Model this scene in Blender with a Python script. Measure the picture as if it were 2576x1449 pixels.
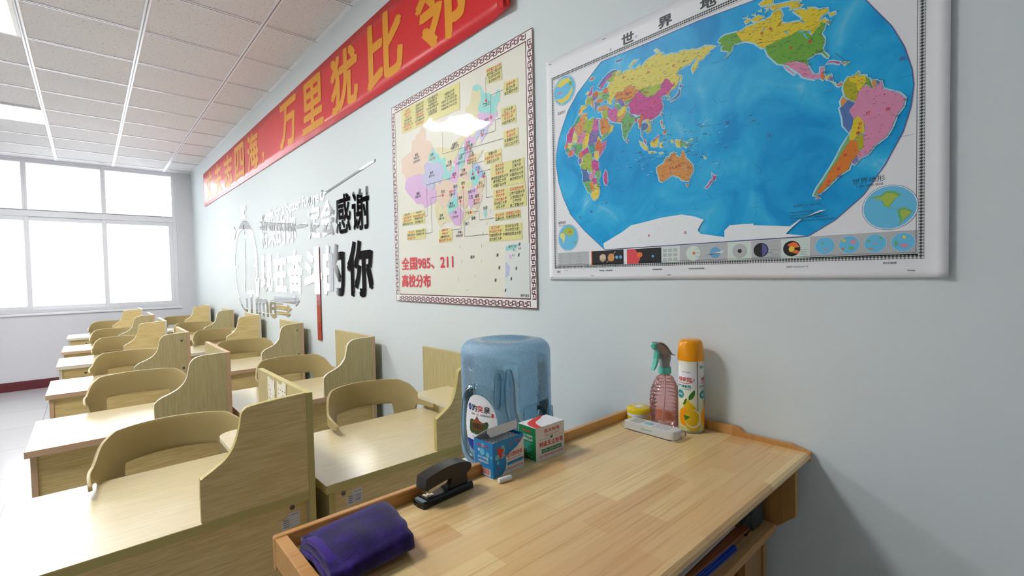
import bpy, bmesh, math, random
from math import sin, cos, pi, radians as rad
from mathutils import Vector, Matrix, noise
from mathutils.geometry import tessellate_polygon

S = bpy.context.scene
for o in list(bpy.data.objects):
    bpy.data.objects.remove(o)
COL = S.collection

# ------------------------------------------------------------------ camera
YAW, PITCH, ROLL = 0.7342, 0.0307, 0.0202
fw = Vector((sin(YAW) * cos(PITCH), cos(YAW) * cos(PITCH), -sin(PITCH)))
rt = Vector((cos(YAW), -sin(YAW), 0))
dn = fw.cross(rt)
r2 = cos(ROLL) * rt + sin(ROLL) * dn
d2 = -sin(ROLL) * rt + cos(ROLL) * dn
cam = bpy.data.cameras.new('camera')
cam.sensor_width = 36
cam.lens = 1181.41 / 2576 * 36
cam.clip_start = 0.02
camo = bpy.data.objects.new('camera', cam)
COL.objects.link(camo)
camo.matrix_world = Matrix(((r2.x, -d2.x, -fw.x, -1.22), (r2.y, -d2.y, -fw.y, 0), (r2.z, -d2.z, -fw.z, 1.36), (0, 0, 0, 1)))
S.camera = camo

# ------------------------------------------------------------------ light and exposure
S.view_settings.view_transform = 'Standard'
S.view_settings.look = 'None'
S.view_settings.exposure = 1.7
S.view_settings.gamma = 1
S.view_settings.use_curve_mapping = False
S.cycles.use_denoising = True
S.cycles.transparent_max_bounces = 32
SKY_STRENGTH = 2.2
PANEL_STRENGTH = 16.0
wd = bpy.data.worlds.new('overcast_sky')
S.world = wd
wd.use_nodes = True
wd.node_tree.nodes['Background'].inputs[0].default_value = (0.93, 0.96, 1.0, 1)
wd.node_tree.nodes['Background'].inputs[1].default_value = SKY_STRENGTH

ROOM_L, ROOM_N, ROOM_F, ROOM_H = -5.6, -1.6, 8.6, 2.961
WIN = (-2.16, -0.2, 0.975, 2.945)          # the far window: x0, x1, z0, z1

def portal(x0, x1, z0, z1, y):
    l = bpy.data.lights.new('window_daylight', 'AREA')
    l.shape = 'RECTANGLE'
    l.size, l.size_y = x1 - x0, z1 - z0
    l.cycles.is_portal = True
    o = bpy.data.objects.new('window_daylight', l)
    COL.objects.link(o)
    o.location = ((x0 + x1) / 2, y, (z0 + z1) / 2)
    o.rotation_euler = (rad(-90), 0, 0)
portal(*WIN, ROOM_F + 0.26)

# ------------------------------------------------------------------ materials
def lin(c):
    if isinstance(c, str):
        c = [int(c[i:i + 2], 16) / 255 for i in (0, 2, 4)]
    return tuple((v / 12.92 if v <= 0.04045 else ((v + 0.055) / 1.055) ** 2.4) for v in c) + (1,)

MAT = {}
def mat(name, col='cccccc', rough=0.5, metal=0.0, spec=0.5, coat=0.0, coat_r=0.05, trans=0.0, sheen=0.0, bump=None, emit=None, ior=1.45):
    m = bpy.data.materials.new(name)
    m.use_nodes = True
    b = m.node_tree.nodes['Principled BSDF']
    b.inputs['Base Color'].default_value = lin(col)
    b.inputs['Roughness'].default_value = rough
    b.inputs['Metallic'].default_value = metal
    b.inputs['Specular IOR Level'].default_value = spec
    b.inputs['Coat Weight'].default_value = coat
    b.inputs['Coat Roughness'].default_value = coat_r
    b.inputs['Transmission Weight'].default_value = trans
    b.inputs['Sheen Weight'].default_value = sheen
    b.inputs['IOR'].default_value = ior
    if emit:
        b.inputs['Emission Color'].default_value = lin(emit[0])
        b.inputs['Emission Strength'].default_value = emit[1]
    if bump:
        sc, st, dist = bump
        n = N(m, 'ShaderNodeTexNoise', Scale=sc, Detail=4 if sc > 10 else 0.6)
        coords(m, n)
        bp = N(m, 'ShaderNodeBump', Strength=st, Distance=dist)
        L(m, n, 0, bp, 'Height')
        L(m, bp, 0, b, 'Normal')
        if coat:
            L(m, bp, 0, b, 'Coat Normal')
    MAT[name] = m
    return m

def N(m, typ, **kw):
    n = m.node_tree.nodes.new(typ)
    for k, v in kw.items():
        n.inputs[k].default_value = v
    return n

def L(m, a, ao, b, bi):
    m.node_tree.links.new(a.outputs[ao], b.inputs[bi])

def coords(m, n, scale=None, kind='Object', rot=None):
    tc = m.node_tree.nodes.new('ShaderNodeTexCoord')
    if scale is None and rot is None:
        L(m, tc, kind, n, 'Vector')
        return
    mp = N(m, 'ShaderNodeMapping')
    if scale:
        mp.inputs['Scale'].default_value = scale
    if rot:
        mp.inputs['Rotation'].default_value = rot
    L(m, tc, kind, mp, 0)
    L(m, mp, 0, n, 'Vector')

def ramp(m, stops):
    r = m.node_tree.nodes.new('ShaderNodeValToRGB')
    e = r.color_ramp.elements
    while len(e) < len(stops):
        e.new(0.5)
    for i, (p, c) in enumerate(stops):
        e[i].position = p
        e[i].color = lin(c)
    return r

def grain_mat(name, dark, light, stretch, rough=0.42, spec=0.5, fine=1.0, coat=0.0):
    m = mat(name, light, rough, spec=spec, coat=coat, coat_r=0.26)
    b = m.node_tree.nodes['Principled BSDF']
    n = N(m, 'ShaderNodeTexNoise', Scale=9 * fine, Detail=6, Roughness=0.65)
    coords(m, n, stretch)
    r = ramp(m, [(0.32, dark), (0.62, light)])
    L(m, n, 0, r, 0)
    L(m, r, 0, b, 'Base Color')
    bp = N(m, 'ShaderNodeBump', Strength=0.05, Distance=0.001)
    L(m, n, 0, bp, 'Height')
    L(m, bp, 0, b, 'Normal')
    return m

m = mat('wall_paint', 'dde5e7', 0.7, spec=0.2, bump=(60, 0.05, 0.002))
m = mat('far_wall_paint', 'e4e4ea', 0.6, spec=0.3, bump=(60, 0.05, 0.002))
# mineral-fibre ceiling tile: pin holes
m = mat('ceiling_tile', 'd6d1cc', 0.85, spec=0.2)
b = m.node_tree.nodes['Principled BSDF']
n = N(m, 'ShaderNodeTexNoise', Scale=75, Detail=2, Roughness=0.6)
coords(m, n, (1.0, 1.0, 1.0))
r = ramp(m, [(0.30, '8f8b8a'), (0.36, 'dbd8d9'), (1.0, 'dfdcde')])
L(m, n, 0, r, 0); L(m, r, 0, b, 'Base Color')
mat('tee_metal', 'e9e8ee', 0.3, spec=0.6)
mat('added_blackboard', '20302a', 0.5); mat('front_wall', 'c2c7c8', 0.6)  # dark tones behind the camera, chosen to weaken the fill light
mat('panel_frame', 'ededed', 0.4)
mat('panel_light', 'ffffff', 0.5, emit=('ffffff', PANEL_STRENGTH))
# floor tile
m = mat('floor_tile', 'cfd0d2', 0.18, spec=0.5)
b = m.node_tree.nodes['Principled BSDF']
br = N(m, 'ShaderNodeTexBrick', Scale=1.0)
br.offset = 0
for k, v in (('Mortar Size', 0.003), ('Brick Width', 0.8), ('Row Height', 0.8)):
    br.inputs[k].default_value = v
br.inputs['Color1'].default_value = lin('d3d3d4'); br.inputs['Color2'].default_value = lin('cdced1'); br.inputs['Mortar'].default_value = lin('a3a3a3')
coords(m, br); L(m, br, 0, b, 'Base Color')
mat('skirting_red', '6d3038', 0.3)
mat('window_frame', 'f4f6fb', 0.35)
mat('sash_seal', '55585f', 0.6)
# clear pane: transparent with a fresnel gloss
def film(name, tint, gloss_rough=0.02, ior=1.45, extra=0.0, gloss=None, bump=None, pebble=False):
    m = bpy.data.materials.new(name); m.use_nodes = True
    nt = m.node_tree; nt.nodes.remove(nt.nodes['Principled BSDF'])
    out = nt.nodes['Material Output']
    t = N(m, 'ShaderNodeBsdfTransparent'); t.inputs[0].default_value = tint
    g = N(m, 'ShaderNodeBsdfGlossy', Roughness=gloss_rough)
    g.inputs[0].default_value = (1, 1, 1, 1)
    f = N(m, 'ShaderNodeFresnel', IOR=ior)
    mx = nt.nodes.new('ShaderNodeMixShader')
    if extra:
        ad = nt.nodes.new('ShaderNodeMath'); ad.operation = 'ADD'; ad.inputs[1].default_value = extra; ad.use_clamp = True
        L(m, f, 0, ad, 0); L(m, ad, 0, mx, 0)
    else:
        L(m, f, 0, mx, 0)
    nt.links.new(t.outputs[0], mx.inputs[1]); nt.links.new(g.outputs[0], mx.inputs[2])
    if bump:
        nz = N(m, 'ShaderNodeTexNoise', Scale=bump[0], Detail=2); coords(m, nz)
        bp = N(m, 'ShaderNodeBump', Strength=bump[1], Distance=bump[2]); L(m, nz, 0, bp, 'Height')
        L(m, bp, 0, g, 'Normal'); L(m, bp, 0, f, 'Normal')
    last = mx
    if gloss:                       # some milky body colour
        d = N(m, 'ShaderNodeBsdfDiffuse'); d.inputs[0].default_value = lin(gloss[0])
        tl = N(m, 'ShaderNodeBsdfTranslucent'); tl.inputs[0].default_value = lin(gloss[0])
        m1 = nt.nodes.new('ShaderNodeMixShader'); m1.inputs[0].default_value = 0.5
        nt.links.new(d.outputs[0], m1.inputs[1]); nt.links.new(tl.outputs[0], m1.inputs[2])
        m2 = nt.nodes.new('ShaderNodeMixShader'); m2.inputs[0].default_value = gloss[1]
        if pebble:                  # pebbled moulding: milky body of uneven thickness
            pr = N(m, 'ShaderNodeMapRange'); pr.inputs[1].default_value = 0.35; pr.inputs[2].default_value = 0.65; pr.inputs[3].default_value = gloss[1] * 0.62; pr.inputs[4].default_value = gloss[1] * 1.5
            L(m, nz, 0, pr, 0); L(m, pr, 0, m2, 0)
        nt.links.new(mx.outputs[0], m2.inputs[1]); nt.links.new(m1.outputs[0], m2.inputs[2])
        last = m2
    nt.links.new(last.outputs[0], out.inputs[0])
    MAT[name] = m
    return m
film('window_glass', (0.97, 0.98, 0.98, 1))
film('bottle_blue', (0.80, 0.92, 0.985, 1), 0.10, 1.5, 0.03, ('b4dcf8', 0.44), (620, 0.9, 0.0015), True)
film('bottle_smooth', (0.80, 0.92, 0.97, 1), 0.02, 1.5, 0.05, ('8cc4e0', 0.16))
film('spray_pink', (1.0, 0.83, 0.84, 1), 0.05, 1.5, 0.02, ('f4b4b8', 0.10))
film('clear_film', (1, 1, 1, 1), 0.15, 1.12, 0.02, ('f4f6f4', 0.06), (60, 0.6, 0.003))
film('grey_bag', (0.5, 0.52, 0.54, 1), 0.2, 1.4, 0.05, ('6f7678', 0.72), (40, 0.6, 0.004))

# laminate desk boards
grain_mat('laminate_x', 'd4b877', 'ebd398', (1.2, 14, 22), 0.36)
grain_mat('laminate_z', 'b5a676', 'c8bb8c', (14, 14, 1.2), 0.4)
grain_mat('laminate_top', 'd3c398', 'e0d2a8', (1.5, 22, 10), 0.36, 0.5, 0.7, 1.0)
mat('edge_pink', 'cfae8c', 0.45)
mat('edge_olive', 'c2b36e', 0.45)
mat('edge_pale', 'd9d2bd', 0.4)
mat('screw_metal', '8a867c', 0.35, metal=0.8)
mat('screw_dark', '4b4a45', 0.5)
mat('label_paper', 'dcdcd8', 0.6)
mat('label_ink', '55585e', 0.7)
mat('label_blue', '3d5f9a', 0.6)
mat('note_paper', 'e7e3d3', 0.8)
mat('chair_plastic', 'b3a273', 0.38, spec=0.5, bump=(500, 0.06, 0.0005))
mat('chair_leg', '7d7050', 0.4)

# butcher-block podium wood
def block_wood(name, c1, c2, mort, rough=0.3, coat=0.3, along='x'):
    m = mat(name, c1, rough, coat=coat, coat_r=0.12)
    b = m.node_tree.nodes['Principled BSDF']
    br = N(m, 'ShaderNodeTexBrick', Scale=1.0)
    br.offset = 0.37; br.offset_frequency = 2; br.squash = 1
    for k, v in (('Mortar Size', 0.0), ('Brick Width', 0.27), ('Row Height', 0.052), ('Bias', -0.1)):
        br.inputs[k].default_value = v
    br.inputs['Color1'].default_value = lin(c1); br.inputs['Color2'].default_value = lin(c2); br.inputs['Mortar'].default_value = lin(mort)
    rot = None if along == 'x' else (0, rad(90), 0) if along == 'z' else (0, 0, rad(90))
    coords(m, br, rot=rot)
    n = N(m, 'ShaderNodeTexNoise', Scale=6, Detail=7, Roughness=0.62, Distortion=0.15)
    coords(m, n, (0.55, 26, 26) if along == 'x' else (26, 26, 0.55) if along == 'z' else (26, 0.55, 26))
    r = ramp(m, [(0.25, 'd8b890'), (0.5, 'ffffff'), (0.8, 'fff8e4')])
    L(m, n, 0, r, 0)
    mx = m.node_tree.nodes.new('ShaderNodeMix'); mx.data_type = 'RGBA'; mx.blend_type = 'MULTIPLY'
    mx.inputs[0].default_value = 0.75
    m.node_tree.links.new(br.outputs[0], mx.inputs[6]); m.node_tree.links.new(r.outputs[0], mx.inputs[7])
    m.node_tree.links.new(mx.outputs[2], b.inputs['Base Color'])
    return m
block_wood('podium_wood', 'efd298', 'd9ac72', 'b88d60')
block_wood('podium_rail', 'd39f5e', 'c98f50', 'a87440')
block_wood('podium_side', 'b98a4e', 'a87a42', '8a6232', along='z')

# paper, print and small things
mat('map_paper', 'ebecf0', 0.4, spec=0.35)
m = mat('ocean', '3fb4e2', 0.4, spec=0.25)
b = m.node_tree.nodes['Principled BSDF']
n = N(m, 'ShaderNodeTexNoise', Scale=7, Detail=5, Roughness=0.55, Distortion=0.8); coords(m, n)
r = ramp(m, [(0.35, '0f97d8'), (0.5, '26ade6'), (0.62, '3fbbec'), (0.74, '84d2f2')]); L(m, n, 0, r, 0); L(m, r, 0, b, 'Base Color')
for k, c in dict(ru='dfd36a', ye='ead558', ca='e2cb3c', py='e5dc8a', cn='cf5a9c', pk='d873ae', lp='dd92b4', gn='76b878', us='72ad45', li='adc458', ol='b3b032', ta='dba26c', rd='dd7a4c', do='dd8138', pu='8b7db9', bl='5b7db8', te='48ad9c', wh='ecf1f5', sea='6cc3ea', shelf='b4e0f2').items():
    mat('map_' + k, c, 0.42, spec=0.25)
MAT['map_or'] = mat('map_tan', 'dc9a58', 0.42, spec=0.25)
MAT['map_ocean'] = MAT['ocean']
mat('map_ink', '2b3a42', 0.5); mat('map_red', 'd23a3c', 0.5); mat('map_violet', '5a5a9e', 0.5); mat('map_title', '37433f', 0.5)
mat('map_grey', 'b9bdc0', 0.4); mat('map_mint', 'd3e4dc', 0.4); mat('map_black', '1d1a1e', 0.3); mat('map_orange_hot', 'f0722a', 0.4); mat('map_blue_planet', '6aa9d8', 0.4); mat('map_sand', 'c7a178', 0.4)
m = mat('map_border', '787c7c', 0.5)
b = m.node_tree.nodes['Principled BSDF']
ck = N(m, 'ShaderNodeTexChecker', Scale=230); ck.inputs['Color1'].default_value = lin('3c4242'); ck.inputs['Color2'].default_value = lin('c4c8c8')
coords(m, ck, rot=(rad(45), 0, 0)); L(m, ck, 0, b, 'Base Color')
# laminated poster
def lam(name, c):
    return mat(name, c, 0.4, coat=1.0, coat_r=0.03, bump=(6.0, 0.13, 0.02))
for k, c in dict(base='e9e7d8', im='e2dcae', pe='e8cfba', li='ddb6de', la='c2c3e2', te='97dcd6', bl='a9c6e6', bx='e4de90').items():
    lam('cp_' + k, c)
lam('cp_in', 'dfe4e0'); lam('cp_ink', '2a2a2c'); lam('cp_grey', '4c545c'); lam('cp_red', 'd8382c'); lam('cp_title', 'e11a2c'); lam('cp_maroon', '6b2030'); lam('cp_dot', 'e02035'); lam('cp_white', 'f4f2ee')

mat('mirror', 'eef0f0', 0.03, metal=1.0)
mat('mirror_edge', 'b8bcbe', 0.3)
mat('red_acrylic', 'b3141c', 0.05, spec=0.7, coat=1.0, coat_r=0.02)
m = mat('banner_cloth', 'd8141e', 0.36, spec=0.4, coat=0.25, coat_r=0.26, bump=(5, 0.2, 0.02))
mat('banner_gold', 'e39a1c', 0.42, spec=0.5)
m = mat('towel_purple', '2a1068', 0.95, spec=0.05, sheen=0.35, bump=(1600, 0.6, 0.0015))
b = m.node_tree.nodes['Principled BSDF']
n = N(m, 'ShaderNodeTexNoise', Scale=30, Detail=8, Roughness=0.75); coords(m, n); r = ramp(m, [(0.3, '12062f'), (0.52, '270f62'), (0.75, '4d2a9c')]); L(m, n, 0, r, 0); L(m, r, 0, b, 'Base Color')
mat('towel_hem', '46288f', 0.95, spec=0.1, sheen=0.25, bump=(900, 0.6, 0.002))
mat('black_plastic', '17181a', 0.32, spec=0.5, bump=(600, 0.05, 0.0004))
mat('grey_toe', '6d8088', 0.35)
mat('steel', 'd9d2c6', 0.25, metal=1.0)
mat('carton_white', 'e6e6e8', 0.5); mat('carton_blue', '1b86cc', 0.4); mat('carton_green', '0f8448', 0.45); mat('carton_red', 'd93b33', 0.5); mat('carton_pale', '6cc4dc', 0.45); mat('carton_inside', 'c9c4ba', 0.7)
mat('chalk_white', 'f1f1ef', 0.9)
mat('lid_yellow', 'f2d316', 0.25); mat('jar_white', 'ecedf0', 0.4); mat('jar_ink', '6d6a20', 0.5); mat('jar_red', 'c22f4a', 0.5)
mat('remote_white', 'e8e9e8', 0.4); mat('remote_screen', 'b9c0c0', 0.2); mat('remote_teal', '8ccfd6', 0.4); mat('remote_key', 'c4c3cc', 0.5); mat('remote_green', '8fd0b8', 0.5)
mat('spray_grey', '8b8d92', 0.3); mat('spray_teal', '5cc6b2', 0.35); mat('tube_clear', 'ecd9da', 0.3)
mat('can_cap', 'fba408', 0.28, spec=0.5)
m = mat('can_body', 'e9e8d2', 0.25, spec=0.6)
b = m.node_tree.nodes['Principled BSDF']
g = N(m, 'ShaderNodeSeparateXYZ'); coords(m, g, (1, 1, 5.0)); r = ramp(m, [(0.0, 'd9d68a'), (0.4, 'e6e6c4'), (0.62, 'e4e6ee'), (0.8, 'e6e6d8'), (0.98, 'd6d8a0')]); L(m, g, 2, r, 0); L(m, r, 0, b, 'Base Color')
mat('can_metal', 'a9abae', 0.3, metal=0.9); mat('can_seam', '7c7f86', 0.4); mat('can_red', 'd8402f', 0.4); mat('can_teal', '2f9aa0', 0.4); mat('lemon', 'e9bd12', 0.4); mat('lemon_pale', 'f2dc50', 0.4); mat('lemon_pith', 'f3f1df', 0.4); mat('leaf_green', '3f7a2c', 0.4); mat('can_ink', '666a70', 0.5)
mat('dispenser_white', 'dfe6ea', 0.35); mat('tap_blue', '3a6fc0', 0.4); mat('tap_red', 'c23a3a', 0.4); mat('tray_grey', '8d949a', 0.5)
mat('label_white', 'eef1f4', 0.3); mat('label_navy', '1c3f9c', 0.35); mat('label_sky', 'b9d2e8', 0.35); mat('roof_brown', '8a4a22', 0.5); mat('pav_dark', '3a2a18', 0.5); mat('tree_green', '3d4f22', 0.6); mat('ink_black', '15161a', 0.5); mat('seal_red', 'd22b2b', 0.5)
mat('folder_blue', '2f57c4', 0.35, spec=0.5); mat('folder_brown', '8a4f28', 0.5); mat('sheet_paper', 'd9dade', 0.6); mat('black_bag', '23282b', 0.35, bump=(45, 0.8, 0.006)); mat('curtain_dark', '2a2628', 0.8)

# ------------------------------------------------------------------ mesh helpers
class MB:
    def __init__(self):
        self.v, self.f, self.m, self.mats = [], [], [], []
    def mi(self, name):
        if name not in self.mats:
            self.mats.append(name)
        return self.mats.index(name)
    def add(self, verts, faces, mat_):
        b = len(self.v); k = self.mi(mat_)
        self.v += [tuple(p) for p in verts]
        for f in faces:
            self.f.append([b + i for i in f]); self.m.append(k)
    def box(self, x0, y0, z0, x1, y1, z1, mat_, side=None, T=None):
        vs = [Vector((x, y, z)) for z in (z0, z1) for y in (y0, y1) for x in (x0, x1)]
        if T: vs = [T @ p for p in vs]
        b = len(self.v); self.v += [tuple(p) for p in vs]
        k, s = self.mi(mat_), self.mi(side or mat_)
        for f, q in (((0, 2, 3, 1), k), ((4, 5, 7, 6), k), ((0, 1, 5, 4), s), ((1, 3, 7, 5), s), ((3, 2, 6, 7), s), ((2, 0, 4, 6), s)):
            self.f.append([b + i for i in f]); self.m.append(q)
        return self
    def board(self, x0, y0, z0, x1, y1, z1, face, edge):
        """a panel: broad faces in one material, the four narrow edges in another"""
        d = (x1 - x0, y1 - y0, z1 - z0); ax = d.index(min(d))
        self.box(x0, y0, z0, x1, y1, z1, edge)
        k = self.mi(face)
        n = len(self.f)
        pairs = {2: (n - 6, n - 5), 1: (n - 4, n - 2), 0: (n - 3, n - 1)}[ax]
        for i in pairs: self.m[i] = k
        return self
    def prism(self, poly, axis, a0, a1, mat_, side=None, T=None):
        """extrude a 2D polygon; axis x: poly is (y,z), axis y: poly is (x,z), axis z: poly is (x,y)"""
        def P(p, a):
            q = Vector((a, p[0], p[1]) if axis == 'x' else (p[0], a, p[1]) if axis == 'y' else (p[0], p[1], a))
            return tuple(T @ q) if T else tuple(q)
        n = len(poly)
        tri = tessellate_polygon([[Vector((p[0], p[1], 0)) for p in poly]])
        b = len(self.v)
        self.v += [P(p, a0) for p in poly] + [P(p, a1) for p in poly]
        k, s = self.mi(mat_), self.mi(side or mat_)
        for t in tri:
            self.f.append([b + i for i in t]); self.m.append(k)
            self.f.append([b + n + i for i in reversed(t)]); self.m.append(k)
        for i in range(n):
            j = (i + 1) % n
            self.f.append([b + i, b + j, b + n + j, b + n + i]); self.m.append(s)
        return self
    def lathe(self, prof, mat_, n=32, c=(0, 0, 0), T=None, cap=(True, True), sx=1, sy=1):
        vs, fs = [], []
        for r, z in prof:
            for i in range(n):
                a = 2 * pi * i / n
                q = Vector((c[0] + r * cos(a) * sx, c[1] + r * sin(a) * sy, c[2] + z))
                vs.append(T @ q if T else q)
        for k in range(len(prof) - 1):
            for i in range(n):
                j = (i + 1) % n
                fs.append((k * n + i, k * n + j, (k + 1) * n + j, (k + 1) * n + i))
        if cap[0]: fs.append(tuple(reversed(range(n))))
        if cap[1]: fs.append(tuple(range((len(prof) - 1) * n, len(prof) * n)))
        self.add(vs, fs, mat_)
        return self
    def tube(self, pts, r, mat_, n=8):
        pts = [Vector(p) for p in pts]; vs, fs = [], []
        up = Vector((0.12, 0.31, 0.94))
        for k, p in enumerate(pts):
            d = (pts[min(k + 1, len(pts) - 1)] - pts[max(k - 1, 0)]).normalized()
            a = d.cross(up).normalized(); b_ = d.cross(a)
            rr = r[k] if isinstance(r, (list, tuple)) else r
            vs += [p + rr * (cos(2 * pi * i / n) * a + sin(2 * pi * i / n) * b_) for i in range(n)]
        for k in range(len(pts) - 1):
            for i in range(n):
                j = (i + 1) % n
                fs.append((k * n + i, k * n + j, (k + 1) * n + j, (k + 1) * n + i))
        fs.append(tuple(reversed(range(n)))); fs.append(tuple(range((len(pts) - 1) * n, len(pts) * n)))
        self.add(vs, fs, mat_)
        return self
    def build(self, name, parent=None, loc=(0, 0, 0), rotz=0, smooth=False, bevel=0, seg=2):
        me = bpy.data.meshes.new(name)
        me.from_pydata(self.v, [], self.f)
        for k in self.mats:
            me.materials.append(MAT[k])
        for p, k in zip(me.polygons, self.m):
            p.material_index = k
        bm = bmesh.new(); bm.from_mesh(me)
        bmesh.ops.recalc_face_normals(bm, faces=bm.faces) if not getattr(self, 'keep', False) else None
        bm.to_mesh(me); bm.free()
        if smooth:
            me.shade_smooth()
            me.set_sharp_from_angle(angle=rad(smooth if smooth > 1 else 40))
        me.update()
        o = bpy.data.objects.new(name, me)
        COL.objects.link(o)
        o.location = loc; o.rotation_euler = (0, 0, rotz)
        if parent: o.parent = parent
        if bevel:
            md = o.modifiers.new('bevel', 'BEVEL'); md.width = bevel; md.segments = seg; md.limit_method = 'ANGLE'; md.angle_limit = rad(50)
            md.harden_normals = False
        return o

def thing(name, label, cat, loc=(0, 0, 0), rotz=0, group=None):
    o = bpy.data.objects.new(name, None)
    COL.objects.link(o); o.location = loc; o.rotation_euler = (0, 0, rotz); o.empty_display_size = 0.05
    return tag(o, label, cat, group)

def tag(o, label, cat, group=None):
    o['label'] = label; o['category'] = cat
    if group: o['group'] = group
    return o

def struct(o):
    o['kind'] = 'structure'
    return o

def copy_tree(o, parent=None):
    c = o.copy(); COL.objects.link(c)
    if parent: c.parent = parent
    for ch in [x for x in bpy.data.objects if x.parent == o]:
        copy_tree(ch, c)
    return c

_tc = {}
def glyphs(body, bold=0.0, depth=0.0, res=3):
    """mesh of a line of lettering at size 1: (verts, faces, width)"""
    key = (body, bold, depth, res)
    if key not in _tc:
        c = bpy.data.curves.new('lettering', 'FONT')
        c.body = body; c.size = 1; c.offset = bold; c.resolution_u = res; c.extrude = depth
        o = bpy.data.objects.new('lettering', c); COL.objects.link(o)
        me = bpy.data.meshes.new_from_object(o.evaluated_get(bpy.context.evaluated_depsgraph_get()))
        vs = [tuple(v.co) for v in me.vertices]; fs = [tuple(p.vertices) for p in me.polygons]
        nz = [p.normal.z for p in me.polygons]
        bpy.data.objects.remove(o); bpy.data.curves.remove(c); bpy.data.meshes.remove(me)
        xs = [v[0] for v in vs] or [0]; ys = [v[1] for v in vs] or [0]
        _tc[key] = (vs, fs, (min(xs), max(xs), min(ys), max(ys)), nz)
    return _tc[key]

def write(mb, body, x0, x1, y0, y1, mat_, place, bold=0.0, res=3, side=None, depth=0.0):
    """fit lettering into the rectangle x0..x1, y0..y1 of a local plane; place(x, y, h) -> 3D point"""
    if bold >= 0.018:          # heavy lettering: the same strokes laid again a hair apart, so that no contour folds over itself
        size_x, size_y = (x1 - x0), (y1 - y0)
        n_ch = max(1, len(body))
        dx, dy = bold * size_x / n_ch, bold * size_y
        P0 = Vector(place(x0, y0, 0)); e1 = Vector(place(x0 + size_x * 0.01, y0, 0)) - P0; e2 = Vector(place(x0, y0 + size_y * 0.01, 0)) - P0
        nn = e1.cross(e2)
        nn = nn.normalized() if nn.length > 0 else Vector((0, 0, 0))
        for q, (ux, uy) in enumerate(((0, 0), (1, 0.6), (-1, -0.6), (0.6, -1), (-0.6, 1))):
            def place2(x, y, h=0, ux=ux, uy=uy, q=q):
                return tuple(Vector(place(x + ux * dx, y + uy * dy, h)) + nn * (1.2e-5 * q))
            write(mb, body, x0 + dx, x1 - dx, y0 + dy, y1 - dy, mat_, place2, 0.0, res, side, depth)
        return
    vs, fs, (a0, a1, b0, b1), nz = glyphs(body, bold, depth, res)
    if not vs: return
    kx = (x1 - x0) / max(a1 - a0, 1e-6); ky = (y1 - y0) / max(b1 - b0, 1e-6)
    pts = [place(x0 + (v[0] - a0) * kx, y0 + (v[1] - b0) * ky, v[2]) for v in vs]
    if side:
        mb.add(pts, [f for f, z in zip(fs, nz) if z > 0.5], mat_)
        mb.add(pts, [f for f, z in zip(fs, nz) if z <= 0.5], side)
    else:
        mb.add(pts, fs, mat_)

def flat(mb, poly, mat_, place, h=0.0):
    """a printed patch"""
    tri = tessellate_polygon([[Vector((p[0], p[1], 0)) for p in poly]])
    mb.add([place(p[0], p[1], h) for p in poly], tri, mat_)

def rect(x0, y0, x1, y1): return [(x0, y0), (x1, y0), (x1, y1), (x0, y1)]
def disc(cx, cy, rx, ry=None, n=28, a0=0, a1=2 * pi):
    ry = ry or rx
    full = abs(a1 - a0 - 2 * pi) < 1e-6
    return [(cx + rx * cos(a0 + (a1 - a0) * i / (n if full else n - 1)), cy + ry * sin(a0 + (a1 - a0) * i / (n if full else n - 1))) for i in range(n)]
def stroke(pts, w):
    """thin line as a list of quads"""
    out = []
    for (x0, y0), (x1, y1) in zip(pts, pts[1:]):
        d = math.hypot(x1 - x0, y1 - y0) or 1e-6; nx, ny = -(y1 - y0) / d * w / 2, (x1 - x0) / d * w / 2
        out.append([(x0 + nx, y0 + ny), (x0 - nx, y0 - ny), (x1 - nx, y1 - ny), (x1 + nx, y1 + ny)])
    return out
def smooth_curve(pts, k=6):
    """Catmull-Rom through 2D points"""
    out = []
    n = len(pts)
    for i in range(n - 1):
        p0, p1, p2, p3 = pts[max(i - 1, 0)], pts[i], pts[i + 1], pts[min(i + 2, n - 1)]
        for j in range(k):
            t = j / k
            out.append(tuple(0.5 * (2 * p1[c] + (p2[c] - p0[c]) * t + (2 * p0[c] - 5 * p1[c] + 4 * p2[c] - p3[c]) * t * t + (3 * p1[c] - p0[c] - 3 * p2[c] + p3[c]) * t ** 3) for c in (0, 1)))
    out.append(pts[-1])
    return out
film('water', (0.86, 0.94, 0.97, 1), 0.02, 1.33)
# ------------------------------------------------------------------ the room
mb = MB(); mb.box(ROOM_L, ROOM_N, -0.1, 0.0, ROOM_F, 0, 'floor_tile'); struct(mb.build('floor'))
mb = MB(); mb.box(ROOM_L, ROOM_N, ROOM_H, 0.0, ROOM_F + 0.25, ROOM_H + 0.08, 'ceiling_tile'); struct(mb.build('ceiling'))
mb = MB(); mb.box(0, ROOM_N, -0.1, 0.15, ROOM_F + 0.25, ROOM_H + 0.1, 'wall_paint'); struct(mb.build('wall_right'))
mb = MB(); mb.box(ROOM_L - 0.15, ROOM_N, -0.1, ROOM_L, ROOM_F + 0.25, ROOM_H + 0.1, 'wall_paint'); struct(mb.build('wall_left'))
mb = MB(); mb.box(ROOM_L - 0.15, ROOM_N - 0.15, -0.1, 0.15, ROOM_N, ROOM_H + 0.1, 'front_wall'); wn = struct(mb.build('wall_near'))
MB().box(-4.6, ROOM_N, 0.9, -0.9, ROOM_N + 0.03, 2.2, 'added_blackboard').build('added_blackboard', wn)  # unseen board, added to cut light bouncing off the near wall
mb = MB()
y0, y1 = ROOM_F, ROOM_F + 0.25
mb.box(ROOM_L, y0, -0.1, 0, y1, WIN[2], 'far_wall_paint')
mb.box(ROOM_L, y0, WIN[3], 0, y1, ROOM_H + 0.1, 'far_wall_paint')
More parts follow.
